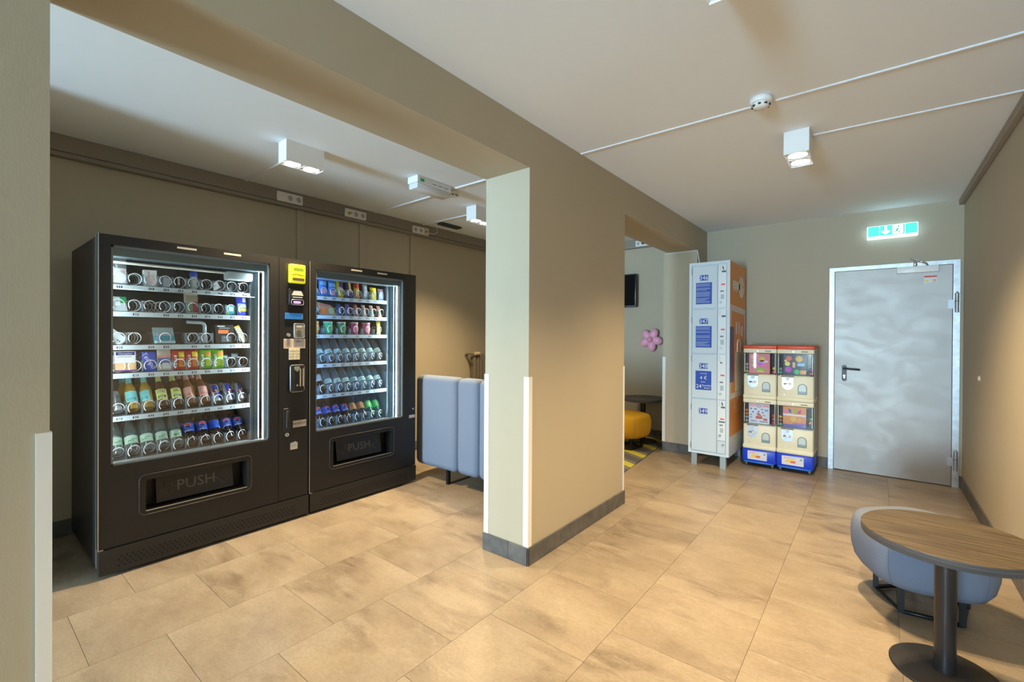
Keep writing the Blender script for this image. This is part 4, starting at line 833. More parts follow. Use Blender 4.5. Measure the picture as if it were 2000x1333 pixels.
cols_ = [('blue', (.05, .09, .36), (.20, .30, .60)), ('violet blue', (.14, .10, .34), (.60, .20, .40)), ('red and white', (.62, .16, .14), (.72, .60, .55)), ('pink and cream', (.62, .36, .30), (.72, .60, .50)), ('peach and green', (.62, .40, .28), (.16, .42, .32)), ('coral', (.64, .32, .20), (.20, .40, .34))]
for i, (nm_, c0, c1_) in enumerate(cols_):
    o = bar('%s snack bar on the second shelf %s' % (nm_, NB), pc('bar_'+nm_.replace(' ', '_'), c0), [(.2, .8, .15, .5, pc('barp_'+nm_.replace(' ', '_'), c1_))], .036, .105, 'snack_bar', 'snack bar'); stand(o, SB, 1, 3+i, 0, -.004, 0, math.radians(-20))
cups = [('orange', (.80, .32, .03), (.85, .60, .25)), ('bright green', (.05, .42, .16), (.40, .65, .45)), ('dark green', (.05, .25, .09), (.30, .45, .28)), ('raspberry red', (.55, .05, .14), (.70, .45, .35)), ('coral pink', (.66, .14, .18), (.45, .45, .20))]
for i, (nm_, c0, c1_) in enumerate(cups):
    r_ = thing('snack_cup', '%s snack cup on the third shelf %s' % (nm_, NB), 'cup', group='round snack cups')
    lathed([(0, 0), (.034, 0), (.0355, .003), (.0355, .094)], pc('cup_'+nm_.replace(' ', '_'), c0, .3), 'cup', r_); MB().lathe([(.0365, .092), (.0370, .100), (.034, .101), (0, .101)], 20).obj('lid', pc('lid_pale', (.66, .66, .62)), r_)
    w_ = wrap(.0357, a0=.35); MB().flat(w_, disc(0, .045, .020, 14), .0002).obj('cup_print', pc('cupp_'+nm_.replace(' ', '_'), c1_), r_)
    y, z = colY(SB, 2, i); place(r_, XSH-.038, y, z+.002)
o = bag('snack_pack', 'tall bent yellow pack on the third shelf '+NB, 'snack bag', None, .040, .120, .016, pc('pack_lemon', (.76, .72, .20)), [(0, 1, .8, 1, pc('pack_lemon_dark', (.62, .56, .04)))]); stand(o, SB, 2, 5, 0, 0, 0, math.radians(-14), 0, math.radians(-6))
wb_ = water('water_bottle', 'clear water bottle on the fourth shelf '+NB, 'water bottles on the fourth shelf of the snack machine', waterB, pc('cap_pale_blue', (.35, .60, .72)), pc('label_pale', (.55, .70, .68)), (.055, .094), pc('label_green', 0))
for i in range(9): o = wb_ if i == 0 else dup(wb_); o['label'] = "water bottle %s the light strip on the snack machine's fourth shelf" % ORD[8-i]; lean(o, SB, 3, i, spin=(.3, -.4, .1, .6, -.2, .2, -.5, .4, 0)[i])
for i in range(2, 9): o = dup(wb_, label="water bottle %s the light strip on the snack machine's fifth shelf" % ORD[8-i], group='water bottles on the fifth shelf of the snack machine'); lean(o, SB, 4, i, spin=(.3, -.4, .1, .6, -.2, .2, -.5, .4, 0)[i-1])
cb = cola('cola_bottle', 'cola bottle with silver label and red badge '+NB, None, pc('label_silver', (.45, .48, .50)), pc('cap_black', (.02, .02, .02))); lean(cb, SB, 4, 0, spin=-.1)
cb2 = cola('cola_bottle', 'dark cola bottle with a plain silver label on the fifth shelf '+NB, None, pc('label_silver', 0), pc('cap_black', 0), False); lean(cb2, SB, 4, 1, spin=.9)
for i in range(5): o = dup(ct, label='blue label cola bottle %s the orange label bottles %s' % (ORD[4-i], NB), group='cola bottles in the snack machine'); lean(o, SB, 5, i, spin=(-.2, -.1, .05, -.15, -.05)[i])
co = cola('cola_bottle', 'orange label bottle beside the colas '+NB, 'orange label bottles in the snack machine', pc('label_orange', (.55, .22, .05)), pc('cap_wine', (.30, .03, .05)), False)
MB().flat(wrap(.0334), disc(0, .112, .018, 16), 0).obj('label_disc', pc('label_peach', (.75, .50, .22)), co); lean(co, SB, 5, 5, spin=-.3); o = dup(co, label='orange label bottle beside the green bottles '+NB); lean(o, SB, 5, 6, spin=.1)
gn = cola('lemonade_bottle', 'green lemonade bottle beside the orange label bottles '+NB, 'green bottles in the snack machine', pc('label_leaf', (.06, .50, .12)), pc('cap_green', (.05, .35, .15)), False, greenb); MB().flat(wrap(.0334), disc(-.004, .110, .014, 14), 0).obj('label_disc', pc('label_sun', (.62, .66, .25)), gn)
lean(gn, SB, 5, 7, spin=0); o = dup(gn, label='green lemonade bottle beside the light strip '+NB); lean(o, SB, 5, 8, spin=.3)
# ------------------------------------------------------------------ bench seen from behind
def fabric(name, c, c2): return mat(name, c, .85, noise=(420, c2, .35, .65), bump=(700, .25))
sofam = fabric('bench_fabric', (.16, .205, .285), (.185, .23, .315))
loc = (-2.7, 2.95, 0); R = thing('upholstered_bench', 'grey blue upholstered bench with tall segmented back beside the vending machines', 'bench', loc)
for x0, x1 in ((-3.38, -2.838), (-2.834, -2.584), (-2.580, -2.04)):
    MB().bbox(x0, x1, 2.765, 2.925, .125, .955, .055, 5).obj('back_segment', sofam, R, loc)
for x0, x1 in ((-3.38, -2.838), (-2.834, -2.584), (-2.580, -2.04)):
    MB().bbox(x0, x1, 2.926, 3.36, .20, .45, .05, 4).obj('seat_segment', sofam, R, loc)
legm = mat('black_steel', (.012, .012, .013), .4, metal=.3)
for lx in (-2.97, -2.30):
    MB().box(lx-.014, lx+.014, 2.80, 2.828, .003, .135).obj('leg', legm, R, loc)
    MB().box(lx-.014, lx+.014, 3.26, 3.288, .003, .21).obj('leg', legm, R, loc)
    MB().box(lx-.016, lx+.016, 2.80, 3.288, .0005, .006).obj('foot_bar', legm, R, loc)
# ------------------------------------------------------------------ radiator
radm = mat('radiator_paint', (.16, .135, .10), .5)
loc = (-4.10, 4.75, 0); R = thing('radiator', 'brown ribbed radiator on the wall behind the bench', 'radiator', loc)
MB().box(-4.135, -4.125, 4.30, 5.25, .18, 1.06).obj('back_plate', radm, R, loc)
for k in range(16): MB().bbox(-4.125, -4.045, 4.285+.06*k, 4.285+.06*k+.045, .15, 1.075, .012, 2).obj('rib', radm, R, loc)
kx = onx(932, 691, -4.03)
MB().tube([(-4.135, 4.215, 1.075), (-4.10, 4.215, 1.09), (-4.05, 4.25, 1.09), (-4.04, kx.y, kx.z)], .012, 8).obj('valve_pipe', radm, R, loc)
MB().tube([(-4.138, 4.225, 1.09), (-4.10, 4.25, 1.02), (-4.08, 4.29, .93)], .008, 6).obj('valve_bracket', radm, R, loc)
MB().cyl((-4.035, kx.y-.045, kx.z), (-4.035, kx.y+.05, kx.z), .022, .020, 16).obj('valve_knob', mat('knob_cream', (.62, .52, .33), .4), R, loc)
# ------------------------------------------------------------------ lockers
YK = 4.88; loc = (-1.335, 5.2, 0); mp = mapY(YK)
lockm = mat('locker_grey', (.64, .73, .78), .35); lockd = mat('locker_door', (.61, .70, .76), .32); lockl = mat('lock_panel_white', (.76, .82, .84), .35)
orm = mat('locker_orange', (.72, .275, .04), .4); wpr = mat('locker_print_pale', (.72, .68, .64), .45); bpr = mat('locker_print_blue', (.02, .07, .42), .4); bgr = mat('locker_print_violet', (.10, .10, .30), .45)
R = thing('coin_locker', 'pale grey coin locker tower with orange side beside the capsule machines', 'locker', loc)
L0, L1, LZ0, LZ1 = -1.530, -1.136, .122, 2.092; YKB = 5.57
MB().box(L0, L1, YK+.012, YKB, LZ0, LZ1).box(L0, L0+.028, YK, YK+.012, LZ0, LZ1).box(L1-.028, L1, YK, YK+.012, LZ0, LZ1).box(L0+.028, L1-.028, YK, YK+.012, LZ1-.03, LZ1).box(L0+.028, L1-.028, YK, YK+.012, LZ0, LZ0+.022).obj('cabinet', lockm, R, loc)
ZB = [LZ1-.034, 1.612, 1.152, .690, LZ0+.026]
dxl, dxr = L0+.032, L1-.115
numbers = ['346', '347', '348', '349']
for i in range(4):
    v1, v0 = ZB[i]-.004, ZB[i+1]+.006
    d = MB().bbox(dxl, dxr, YK-.004, YK+.012, v0, v1, .003, 1, False).obj('door', lockd, R, loc); md = mapY(YK-.004)
    un = dxl+(dxr-dxl)*.47
    MB().rect(md, un-.042, un+.042, v1-.150, v1-.094, 0, .001).obj('number_plate', bpr, d, loc)
    MB().text(md, numbers[i], un, v1-.122, .042, .0015, 'C', .95).obj('number', mat('number_pale', (.78, .82, .84), .4), d, loc)
    if i < 3:
        p1 = v1-.172; p0 = p1-(.22 if i < 2 else .195); a0, a1 = un-.078, un+.078
        MB().rect(md, a0, a1, p0, p1, 0, .001).obj('notice', bpr, d, loc)
        if i < 2:
            k = 0; v = p1-.012
            while v > p0+.012:
                if k not in ((3, 7, 13) if i == 0 else (3, 6, 11)):
                    w = (.93, .88, .95, 0, .9, .94, .7, 0, .92, .9, .95, .86, .9, 0, .9, .8, .6)[k % 17]
                    MB().rect(md, a0+.006, a0+.006+(a1-a0-.012)*w, v-.0038, v, .001, .0014).obj('notice_line', mat('notice_line_pale', (.40, .50, .70), .5), d, loc)
                v -= .0105; k += 1
        else:
            T_ = mat('number_pale', 0)
            MB().text(md, 'currently', (a0+a1)/2, p1-.025, .013, .0015).obj('notice_lettering', T_, d, loc)
            MB().text(md, '4 €', (a0+a1)/2, p1-.070, .034, .0015).obj('notice_lettering', T_, d, loc)
            MB().text(md, 'für/for', (a0+a1)/2, p1-.113, .013, .0015).obj('notice_lettering', T_, d, loc)
            MB().text(md, '24', a0+.034, p1-.158, .038, .0015).obj('notice_lettering', T_, d, loc)
            MB().text(md, 'Stunden', a1-.046, p1-.147, .019, .0015).obj('notice_lettering', T_, d, loc)
            MB().text(md, 'hours', a1-.040, p1-.172, .019, .0015).obj('notice_lettering', T_, d, loc)
    q0, q1 = dxr+.006, L1-.032
    lp = MB().bbox(q0, q1, YK-.003, YK+.012, v0 if i < 3 else v0+.13, v1, .002, 1, False).obj('lock_panel', lockl, R, loc); ml = mapY(YK-.003); qc = (q0+q1)/2
    lo = v0 if i < 3 else v0+.13; hh = v1-lo
    MB().rect(ml, qc-.004, qc+.034, v1-hh*.185, v1-hh*.145, 0, .003).obj('coin_slot', mat('slot_grey', (.09, .11, .12), .4), lp, loc) if i != 2 else MB().plate(ml, disc(qc-.005, v1-hh*.18, .009, 12), 0, .003).obj('coin_slot', MATS['slot_grey'], lp, loc)
    MB().rect(ml, qc-.010, qc+.026, v1-hh*.475, v1-hh*.445, 0, .002).obj('red_display', mat('display_red', (.60, .03, .06), .4, emit=.25, ecol=(.8, .03, .08)), lp, loc)
    MB().rect(ml, qc-.018, qc+.014, v1-hh*.63, v1-hh*.60, 0, .001).obj('panel_print', mat('panel_print', (.16, .18, .19), .5), lp, loc)
    MB().rect(ml, qc-.014, qc+.018, v1-hh*.80, v1-hh*.69, 0, .001).obj('panel_label', mat('panel_label', (.45, .52, .54), .5), lp, loc)
    MB().cyl((qc-.012, YK-.003, v1-hh*.875), (qc-.012, YK-.014, v1-hh*.875), .0125, n=14).obj('key_lock', mat('lock_metal', (.42, .45, .46), .3, metal=.8), lp, loc)
    for k in range(3): MB().plate(ml, disc(qc-.020, v1-hh*(.045+.04*k), .0045, 8), 0, .001).obj('coin_mark', mat('coin_mark', (.50, .36, .28), .4), lp, loc)
    if i in (0, 3): MB().plate(ml, [(qc+.004, v1-hh*.12), (qc+.016, v1-hh*.12), (qc+.010, v1-hh*.04), (qc-.002, v1-hh*.04)], 0, .001).obj('panel_mark', MATS['slot_grey'], lp, loc)
    if i == 3: MB().rect(ml, qc-.024, qc+.034, v1-hh*.545, v1-hh*.515, 0, .003).obj('return_slot', MATS['slot_grey'], lp, loc)
cb_ = MB().bbox(dxr+.006, L1-.032, YK-.003, YK+.012, ZB[4]+.006, ZB[4]+.128, .002, 1, False).obj('cash_box_door', lockd, R, loc)
MB().cyl((L1-.055, YK-.003, ZB[4]+.095), (L1-.055, YK-.012, ZB[4]+.095), .012, n=12).obj('key_lock', MATS['lock_metal'], cb_, loc)
for z_ in (.2, .6, 1.1, 1.5, 2.0): MB().cyl((L0+.026, YK-.004, z_-.03), (L0+.026, YK-.004, z_+.03), .004, n=8).obj('hinge', MATS['lock_metal'], R, loc)
for lx, ly in ((L0+.03, YK+.01), (L1-.085, YK+.01), (L0+.03, YKB-.06), (L1-.085, YKB-.06)): MB().box(lx, lx+.055, ly, ly+.045, 0, LZ0).obj('leg', mat('leg_zinc', (.45, .52, .55), .3, metal=.6), R, loc)
# printed side: orange film with a key, a white band and a big suitcase
mo = lambda u, v, d: (L1+d, u, v)
sd = MB().rect(mo, YK+.012, YKB, LZ0+.20, LZ1-.006, 0, .001).obj('side_film', orm, R, loc)
def side(poly, m, d0=.001, d1=.0016, nm='side_print'): MB().plate(mo, poly, d0, d1).obj(nm, m, sd, loc)
side(disc(5.37, 1.86, .115, 20), wpr, nm='key_bow')
side([(5.30, 1.89), (5.02, 1.91), (4.985, 1.87), (5.01, 1.80), (5.05, 1.83), (5.08, 1.79), (5.12, 1.83), (5.16, 1.79), (5.21, 1.83), (5.30, 1.82)], wpr, nm='key_blade')
side(disc(5.43, 1.87, .022, 12), orm, .0016, .002, 'key_hole')
side([(YK+.02, 1.655), (YKB, 1.625), (YKB, 1.565), (YK+.02, 1.595)], wpr, nm='white_band'); side([(YK+.02, 1.60), (YK+.055, 1.60), (YK+.055, .75), (YK+.02, .75)], wpr, nm='white_band'); side([(YKB-.04, 1.58), (YKB-.005, 1.58), (YKB-.005, .75), (YKB-.04, .75)], wpr, nm='white_band')
for (u, v, w, h) in ((5.16, 1.42, .06, .13), (5.28, 1.42, .055, .13), (5.40, 1.39, .08, .11)): side(rrect(u-w/2, u+w/2, v-h/2, v+h/2, .02), wpr, nm='luggage_icon')
MB().tube([mo(u, v, .001) for u, v in ((5.19, 1.17), (5.19, 1.26), (5.21, 1.29), (5.29, 1.29), (5.31, 1.26), (5.31, 1.17))], .012, 5).obj('suitcase_handle', wpr, sd, loc)
side(rrect(5.11, 5.46, .76, 1.18, .02), wpr, nm='suitcase'); side(rrect(5.475, 5.51, .80, 1.16, .012), wpr, nm='suitcase_edge')
side([(YK+.016, 1.43), (YK+.17, 1.43), (YK+.17, .87), (YK+.016, .87)], bgr, .0016, .0022, 'side_notice')
side([(YK+.03, .70), (YKB-.03, .70), (YKB-.03, .755), (YK+.03, .755)], wpr, nm='white_band')
MB().text(mo, 'AC', 5.16, .72-.10, .15, .0015, 'C', .95).obj('side_lettering', mat('side_lettering', (.72, .50, .30), .45), sd, loc)
# ------------------------------------------------------------------ capsule machines
YG = 5.20; crm = mat('capsule_cream', (.85, .79, .57), .4); redm = mat('capsule_red', (.74, .085, .03), .4); bluem = mat('capsule_blue', (.014, .055, .62), .35)
sidegr = mat('capsule_side_grey', (.42, .43, .42), .4); winm = clear('capsule_window', (.97, .98, .98), .03); darkin = mat('capsule_inside', (.03, .03, .07), .5)
shield = mat('mech_plate', (.48, .51, .55), .3, metal=.6)
def P_(n, c): return mat('toy_'+n, tuple(min(.95, q*1.25) for q in c) if c else c, .45)
posters = {
 'sea': (P_('rose', (.62, .20, .22)), [('disc', .62, .72, .15, P_('urchin', (.60, .48, .06))), ('disc', .24, .62, .10, P_('mint', (.24, .62, .38))), ('disc', .22, .40, .10, P_('sand', (.60, .40, .22))), ('disc', .50, .48, .13, P_('violet', (.42, .12, .50))), ('disc', .72, .40, .12, P_('pinkish', (.72, .16, .38))), ('star', .20, .82, .14, P_('coral', (.80, .42, .36))), ('rect', .32, .78, .14, .26, P_('grass', (.22, .48, .06))), ('rect', .40, .70, .08, .15, P_('lemon', (.70, .60, .06))), ('rect', .48, .90, .55, .66, P_('lilac', (.62, .50, .72)))]),
 'fruit': (P_('nightblue', (.05, .05, .09)), [('disc', .24, .80, .14, P_('tomato', (.72, .10, .05))), ('star', .68, .78, .19, P_('sun', (.85, .45, .03))), ('disc', .18, .54, .12, P_('duck', (.80, .66, .12))), ('disc', .10, .68, .06, P_('duck', 0)), ('rect', .60, .92, .44, .58, P_('sky', (.28, .52, .72))), ('disc', .22, .26, .15, P_('grape', (.50, .06, .46))), ('disc', .58, .16, .13, P_('leaf', (.06, .48, .12))), ('rect', .72, .98, .06, .24, P_('orange', (.85, .32, .03))), ('rect', .40, .52, .36, .62, P_('peach', (.80, .40, .22)))]),
 'city': (P_('paper', (.72, .70, .74)), [('rect', .02, .98, .84, .98, P_('palepink', (.80, .52, .56))), ('rect', .34, .66, .24, .38, P_('truck', (.62, .10, .05))), ('rect', .70, .90, .18, .28, P_('truck', 0)), ('rect', .06, .16, .70, .76, P_('slate', (.18, .20, .26))), ('rect', .26, .38, .68, .76, P_('slate', 0)), ('rect', .58, .70, .70, .75, P_('slate', 0)), ('rect', .76, .94, .64, .74, P_('steel', (.30, .38, .52))), ('rect', .16, .26, .54, .61, P_('slate', 0)), ('rect', .44, .52, .56, .64, P_('slate', 0)), ('rect', .62, .72, .54, .60, P_('slate', 0)), ('rect', .06, .15, .40, .45, P_('slate', 0)), ('rect', .66, .80, .42, .45, P_('slate', 0)), ('rect', .06, .16, .28, .32, P_('slate', 0)), ('rect', .10, .40, .10, .14, P_('slate', 0)), ('rect', .52, .92, .09, .13, P_('slate', 0)), ('bar', .36, .52, .62, .40, P_('truck', 0))]),
 'lizard': (P_('orangecard', (.82, .30, .10)), [('bar', .24, .92, .36, .66, P_('lizblue', (.10, .12, .42))), ('bar', .52, .94, .50, .64, P_('lizgreen', (.12, .55, .04))), ('bar', .80, .86, .62, .66, P_('lizviolet', (.46, .05, .42))), ('rect', 0, 1, .56, .64, P_('glare', (.80, .78, .76))), ('disc', .45, .40, .14, P_('gold', (.85, .52, .12))), ('disc', .70, .36, .10, P_('apricot', (.82, .42, .14))), ('rect', 0, 1, .0, .14, P_('indigo', (.12, .14, .46))), ('rect', .45, 1, .14, .22, P_('mauve', (.40, .18, .50))), ('rect', .04, .24, .62, .80, P_('hotpink', (.80, .22, .32)))]) }  # pale bar across the lizard card is a painted reflection
def module(R, loc, x0, x1, z0, h, poster, caps):
    xm = (x0+x1)/2; w = x1-x0; zb = z0+h*.50; zw = z0+h*.915; yb = 5.56
    b = MB().bbox(x0, x1, YG, yb, z0, zb, .012, 2).box(x0+.002, x1-.002, YG+.20, yb, zb-.01, zw+.01).bbox(x0-.002, x1+.002, YG-.006, yb, zw, z0+h, .006, 2).bbox(x0-.003, x1+.003, YG-.012, yb, z0, z0+h*.085, .010, 2).obj('module_body', crm, R, loc)
    mg = mapY(YG); q = x1-.0005
    MB().box(x1-.001, x1+.0025, YG+.03, yb-.002, z0+.008, z0+h-.008).obj('side_panel', sidegr, R, loc)
    MB().box(x0+.004, x1-.004, YG+.10, YG+.20, zb-.005, zw).obj('window_back', darkin, R, loc)
    MB().plate(mg, rrect(x0+.006, x1-.006, zb-.012, zw-.002, .022), -.10, .002).obj('window_cover', winm, R, loc)
    for px_ in (x0+.006, x1-.012): MB().box(px_, px_+.006, YG, YG+.02, zb+.012, zw-.004).obj('window_post', crm, R, loc)
    base, items = posters[poster]; a0, a1, b0, b1 = x0+w*.16, x1-w*.20, zb+.004, zw-.006; mc = mapY(YG+.018)
    ca = MB().rect(mc, a0, a1, b0, b1, -.002, 0).obj('poster_card', base, R, loc)
    for it in items:
        d0 = .0006*(1+items.index(it) % 4); U_ = lambda u: a0+(a1-a0)*u; V_ = lambda v: b0+(b1-b0)*v; m = MB()
        if it[0] == 'disc': m.plate(mc, disc(U_(it[1]), V_(it[2]), (a1-a0)*it[3]*.95, 16), 0, d0)
        elif it[0] == 'star': m.plate(mc, [(U_(it[1])+(a1-a0)*it[3]*(1 if k % 2 else .68)*math.cos(k*math.pi/11), V_(it[2])+(a1-a0)*it[3]*(1 if k % 2 else .68)*math.sin(k*math.pi/11)) for k in range(22)], 0, d0)
        elif it[0] == 'rect': m.plate(mc, rrect(U_(it[1]), U_(it[2]), V_(it[3]), V_(it[4]), .004, 3), 0, d0)
        else:
            p = Vector((U_(it[1]), V_(it[2]))); e = Vector((U_(it[3]), V_(it[4]))); dd = (e-p).normalized(); s_ = Vector((-dd.y, dd.x))*.009; mid = (p+e)/2
            m.plate(mc, [tuple(p), tuple(mid-s_*1.6), tuple(e), tuple(mid+s_*1.6)][::-1], 0, d0)
        m.obj('poster_print', it[-1], ca, loc)
    if poster == 'city':
        rt_ = P_('redtext', (.70, .12, .14)); uu = (a0+a1)/2
        MB().text(mc, 'CITY', a0+.040, b1-.020, .018, .0035, 'C', 1.2).obj('poster_lettering', rt_, ca, loc); MB().text(mc, 'ORE', a1-.036, b1-.020, .018, .0035, 'C', 1.2).obj('poster_lettering', rt_, ca, loc)
        MB().tube([mc(u, v, .003) for u, v in disc(uu, b1-.024, .015, 16)], .002, 4, True).obj('poster_emblem', P_('slate', 0), ca, loc)
    for k, cm in enumerate(caps):                          # toys in round capsules either side of the card
        sx = x0+.024 if k % 2 == 0 else x1-.026; zz = zb+.022+.036*(k//2)
        MB().lathe([(0, -.017), (.012, -.012), (.0175, 0), (.012, .012), (0, .017)], 12, (sx, YG+.050, zz)).obj('capsule', cm, R, loc)
    # coin mechanism, turning handle, outlet
    ux = x0+w*.29; vt = zb-.008; r_ = w*.16
    pl = [(ux-r_, vt), (ux-r_, vt-.085)] + disc(ux, vt-.085, r_, 12, math.pi, 2*math.pi)[1:] + [(ux+r_, vt)]
    ms_ = MB().plate(mg, pl, -.004, .003).obj('coin_mechanism', shield, R, loc); mz = mapY(YG-.003)
    MB().rect(mz, ux-r_-.004, ux+r_+.004, vt-.012, vt+.004, 0, .004).obj('mechanism_rail', mat('mech_dark', (.20, .17, .12), .4), ms_, loc)
    MB().plate(mz, [(ux-.016, vt-.008), (ux-.016, vt-.034), (ux, vt-.048), (ux+.016, vt-.034), (ux+.016, vt-.008)], 0, .006).obj('coin_slot', mat('mech_white', (.62, .66, .70), .3), ms_, loc)
    MB().cyl((ux, YG-.003, vt-.075), (ux, YG-.018, vt-.075), .018, .016, 16).obj('crank_hub', mat('chrome', 0), ms_, loc)
    MB().bbox(ux-.030, ux+.030, YG-.036, YG-.018, vt-.083, vt-.067, .006, 2).obj('crank_handle', mat('chrome', 0), ms_, loc)
    ox = x0+w*.70; ov = z0+h*.15; orr = w*.125; hh = h*.20
    arch = [(ox-orr, ov), (ox+orr, ov), (ox+orr, ov+hh-orr)] + disc(ox, ov+hh-orr, orr, 12, 0, math.pi)[1:]
    oa = MB().plate(mg, arch, -.004, .003).obj('outlet_frame', mat('outlet_frame', (.20, .24, .25), .4), R, loc); k_ = .80
    inn = [(ox+(u-ox)*k_, ov+.008+(v-ov)*(k_+.06)) for u, v in arch]
    MB().plate(mg, inn, .003, .005).obj('outlet_flap', mat('outlet_flap', (.60, .68, .66), .25), oa, loc)
    MB().rect(mg, ox-orr*k_, ox+orr*k_, ov+.008, ov+.030, .005, .006).obj('outlet_tray', mat('outlet_tray', (.28, .36, .38), .3), oa, loc)
    MB().plate(mg, disc(x0+w*.20, z0+h*.135, .006, 10), 0, .004).obj('screw', MATS['lock_metal'], R, loc)
    MB().text(mg, '2 €', ox, ov+hh+.022, .012, .001).obj('price_mark', P_('pricered', (.70, .35, .32)), R, loc) if poster == 'city' else None
    MB().rect(mapY(YG-.006), x0+w*.66, x0+w*.84, z0+h*.945, z0+h*.965, 0, .001).obj('maker_mark', mat('maker_mark', (.30, .27, .20), .5), R, loc)
    MB().cyl((x0+w*.45, YG-.006, z0+h*.955), (x0+w*.45, YG-.013, z0+h*.955), .008, n=12).obj('top_lock', MATS['lock_metal'], R, loc)
def tower(x0, x1, pos, label, caps, zoff=0):
    loc = ((x0+x1)/2, 5.38, 0); R = thing('capsule_machine', label, 'capsule machine', loc, 'capsule machine towers')
    bs = MB().bbox(x0-.004, x1+.004, YG-.012, 5.555, .045, .178, .012, 2).obj('wheeled_base', bluem, R, loc)
    MB().bbox(x0+.012, x1-.012, YG-.030, YG-.008, .040, .056, .003, 1).obj('base_rail', mat('rail_blue', (.03, .16, .62), .35), bs, loc)
    mb_ = mapY(YG-.012); a0, a1 = x0+.045, x1-.075
    sg = MB().plate(mb_, rrect(a0, a1, .072, .158, .005), 0, .004).obj('base_sign', mat('sign_card', (.74, .72, .74), .35), bs, loc); mb2 = mapY(YG-.016)
    for k in range(5): MB().rect(mb2, a0+.020+.018*k, a0+.032+.018*k, .135, .148, 0, .001).obj('sign_mark', P_('signred', (.72, .25, .28)) if k < 3 else P_('signgrey', (.40, .46, .50)), R, loc)
    MB().plate(mb2, [(a0+.030, .098), (a0+.105, .094), (a0+.112, .122), (a0+.06, .128), (a0+.036, .118)], 0, .0012).obj('sign_logo', P_('signyellow', (.80, .50, .06)), R, loc)
    MB().plate(mb2, [(a0+.070, .096), (a0+.115, .094), (a0+.118, .116), (a0+.078, .114)], .0012, .002).obj('sign_logo', P_('signred2', (.66, .12, .08)), R, loc)
    MB().plate(mb2, disc(a1-.022, .136, .010, 10), 0, .001).obj('sign_mark', P_('signslate', (.16, .24, .28)), R, loc)
    for wx in (x0+.03, x1-.03):
        for wy in (YG+.03, 5.52):
            MB().cyl((wx-.010, wy, .022), (wx+.010, wy, .022), .022, n=16).obj('wheel', mat('castor_grey', (.14, .16, .17), .45), R, loc)
            MB().bbox(wx-.014, wx+.014, wy-.012, wy+.014, .030, .050, .003, 1).obj('castor_fork', mat('castor_black', (.02, .02, .022), .4), R, loc)
    h = .515
    module(R, loc, x0, x1, .178, h, pos[1], caps[1]); module(R, loc, x0, x1, .178+h, h, pos[0], caps[0])
    MB().bbox(x0-.003, x1+.003, YG-.008, 5.56, .178+2*h, .178+2*h+.034, .006, 2).obj('red_top', redm, R, loc)
cp = lambda *n: [P_(q, c) for q, c in n]
tower(-1.072, -.776, ('sea', 'city'), 'capsule machine tower with a city card beside the lockers', (cp(('cg', (.30, .45, .10)), ('cr', (.70, .10, .18)), ('cv', (.35, .25, .5)), ('cy', (.72, .60, .05)), ('cs', (.4, .35, .3))), cp(('ck', (.4, .38, .36)), ('cw', (.60, .05, .12)), ('cl', (.5, .4, .45)), ('cpink', (.72, .12, .30)), ('co', (.72, .20, .06)), ('cr2', (.75, .10, .05)), ('co2', (.7, .22, .1)))))
tower(-.766, -.462, ('fruit', 'lizard'), 'capsule machine tower with a fruit card beside the steel door', (cp(('ct', (.1, .35, .3)), ('cm', (.55, .12, .2)), ('cb', (.25, .3, .34)), ('cvi', (.34, .08, .45))), cp(('ctl', (.12, .4, .38)), ('cbl', (.04, .18, .36)), ('crd', (.55, .15, .1)), ('cor', (.7, .25, .1)), ('cyl', (.7, .5, .08)), ('cgr', (.12, .35, .1)))))
# ------------------------------------------------------------------ round tables
def plank_wood():
    m = bpy.data.materials.new('dark_oak_top'); m.use_nodes = True; nt = m.node_tree; b = nt.nodes['Principled BSDF']; L = nt.links
    tc = nt.nodes.new('ShaderNodeTexCoord'); mp_ = nt.nodes.new('ShaderNodeMapping'); mp_.inputs['Rotation'].default_value = (0, 0, math.radians(0)); mp_.inputs['Scale'].default_value = (3, 45, 3); L.new(tc.outputs['Object'], mp_.inputs[0])
    n = nt.nodes.new('ShaderNodeTexNoise'); n.inputs['Scale'].default_value = 1.6; n.inputs['Detail'].default_value = 6; L.new(mp_.outputs[0], n.inputs[0])
    r = nt.nodes.new('ShaderNodeValToRGB'); r.color_ramp.elements[0].position = .3; r.color_ramp.elements[1].position = .72; r.color_ramp.elements[0].color = (.050, .036, .022, 1); r.color_ramp.elements[1].color = (.130, .096, .056, 1); L.new(n.outputs['Fac'], r.inputs[0]); L.new(r.outputs[0], b.inputs['Base Color']); b.inputs['Roughness'].default_value = .5; b.inputs['Specular IOR Level'].default_value = .3
    return m
oak = plank_wood(); edgem = mat('ply_edge', (.040, .042, .048), .45, noise=(1.5, (.10, .105, .115), .35, .65), stretch=(.6, .6, 160))
steelcol = mat('table_column', (.055, .055, .060), .28, metal=.7); basem = mat('table_base', (.030, .028, .027), .45, metal=.3)
def table(x, y, label, z=.55, rad=.268, br=.172):
    R = thing('round_table', label, 'table', (x, y, 0), 'round pedestal tables')
    MB().lathe([(0, z), (rad-.002, z), (rad, z-.002)], 72, smooth=False).obj('table_top', oak, R)
    MB().lathe([(rad, z-.002), (rad, z-.032), (rad-.003, z-.034), (0, z-.034)], 72).obj('table_edge', edgem, R)
    MB().lathe([(.034, .010), (.034, z-.034)], 28).lathe([(.05, z-.040), (.05, z-.034)], 20).obj('column', steelcol, R)
    MB().lathe([(0, .013), (.05, .0125), (br-.006, .010), (br, .006), (br, .001), (0, .001)], 56).obj('base_plate', basem, R)
    return R
table(.222, 2.478, 'round dark wood table in front of the grey stool')
oak = mat('slate_top', (.035, .040, .045), .35)
table(-2.287, 5.505, 'round dark table behind the yellow stool').location.z = .006
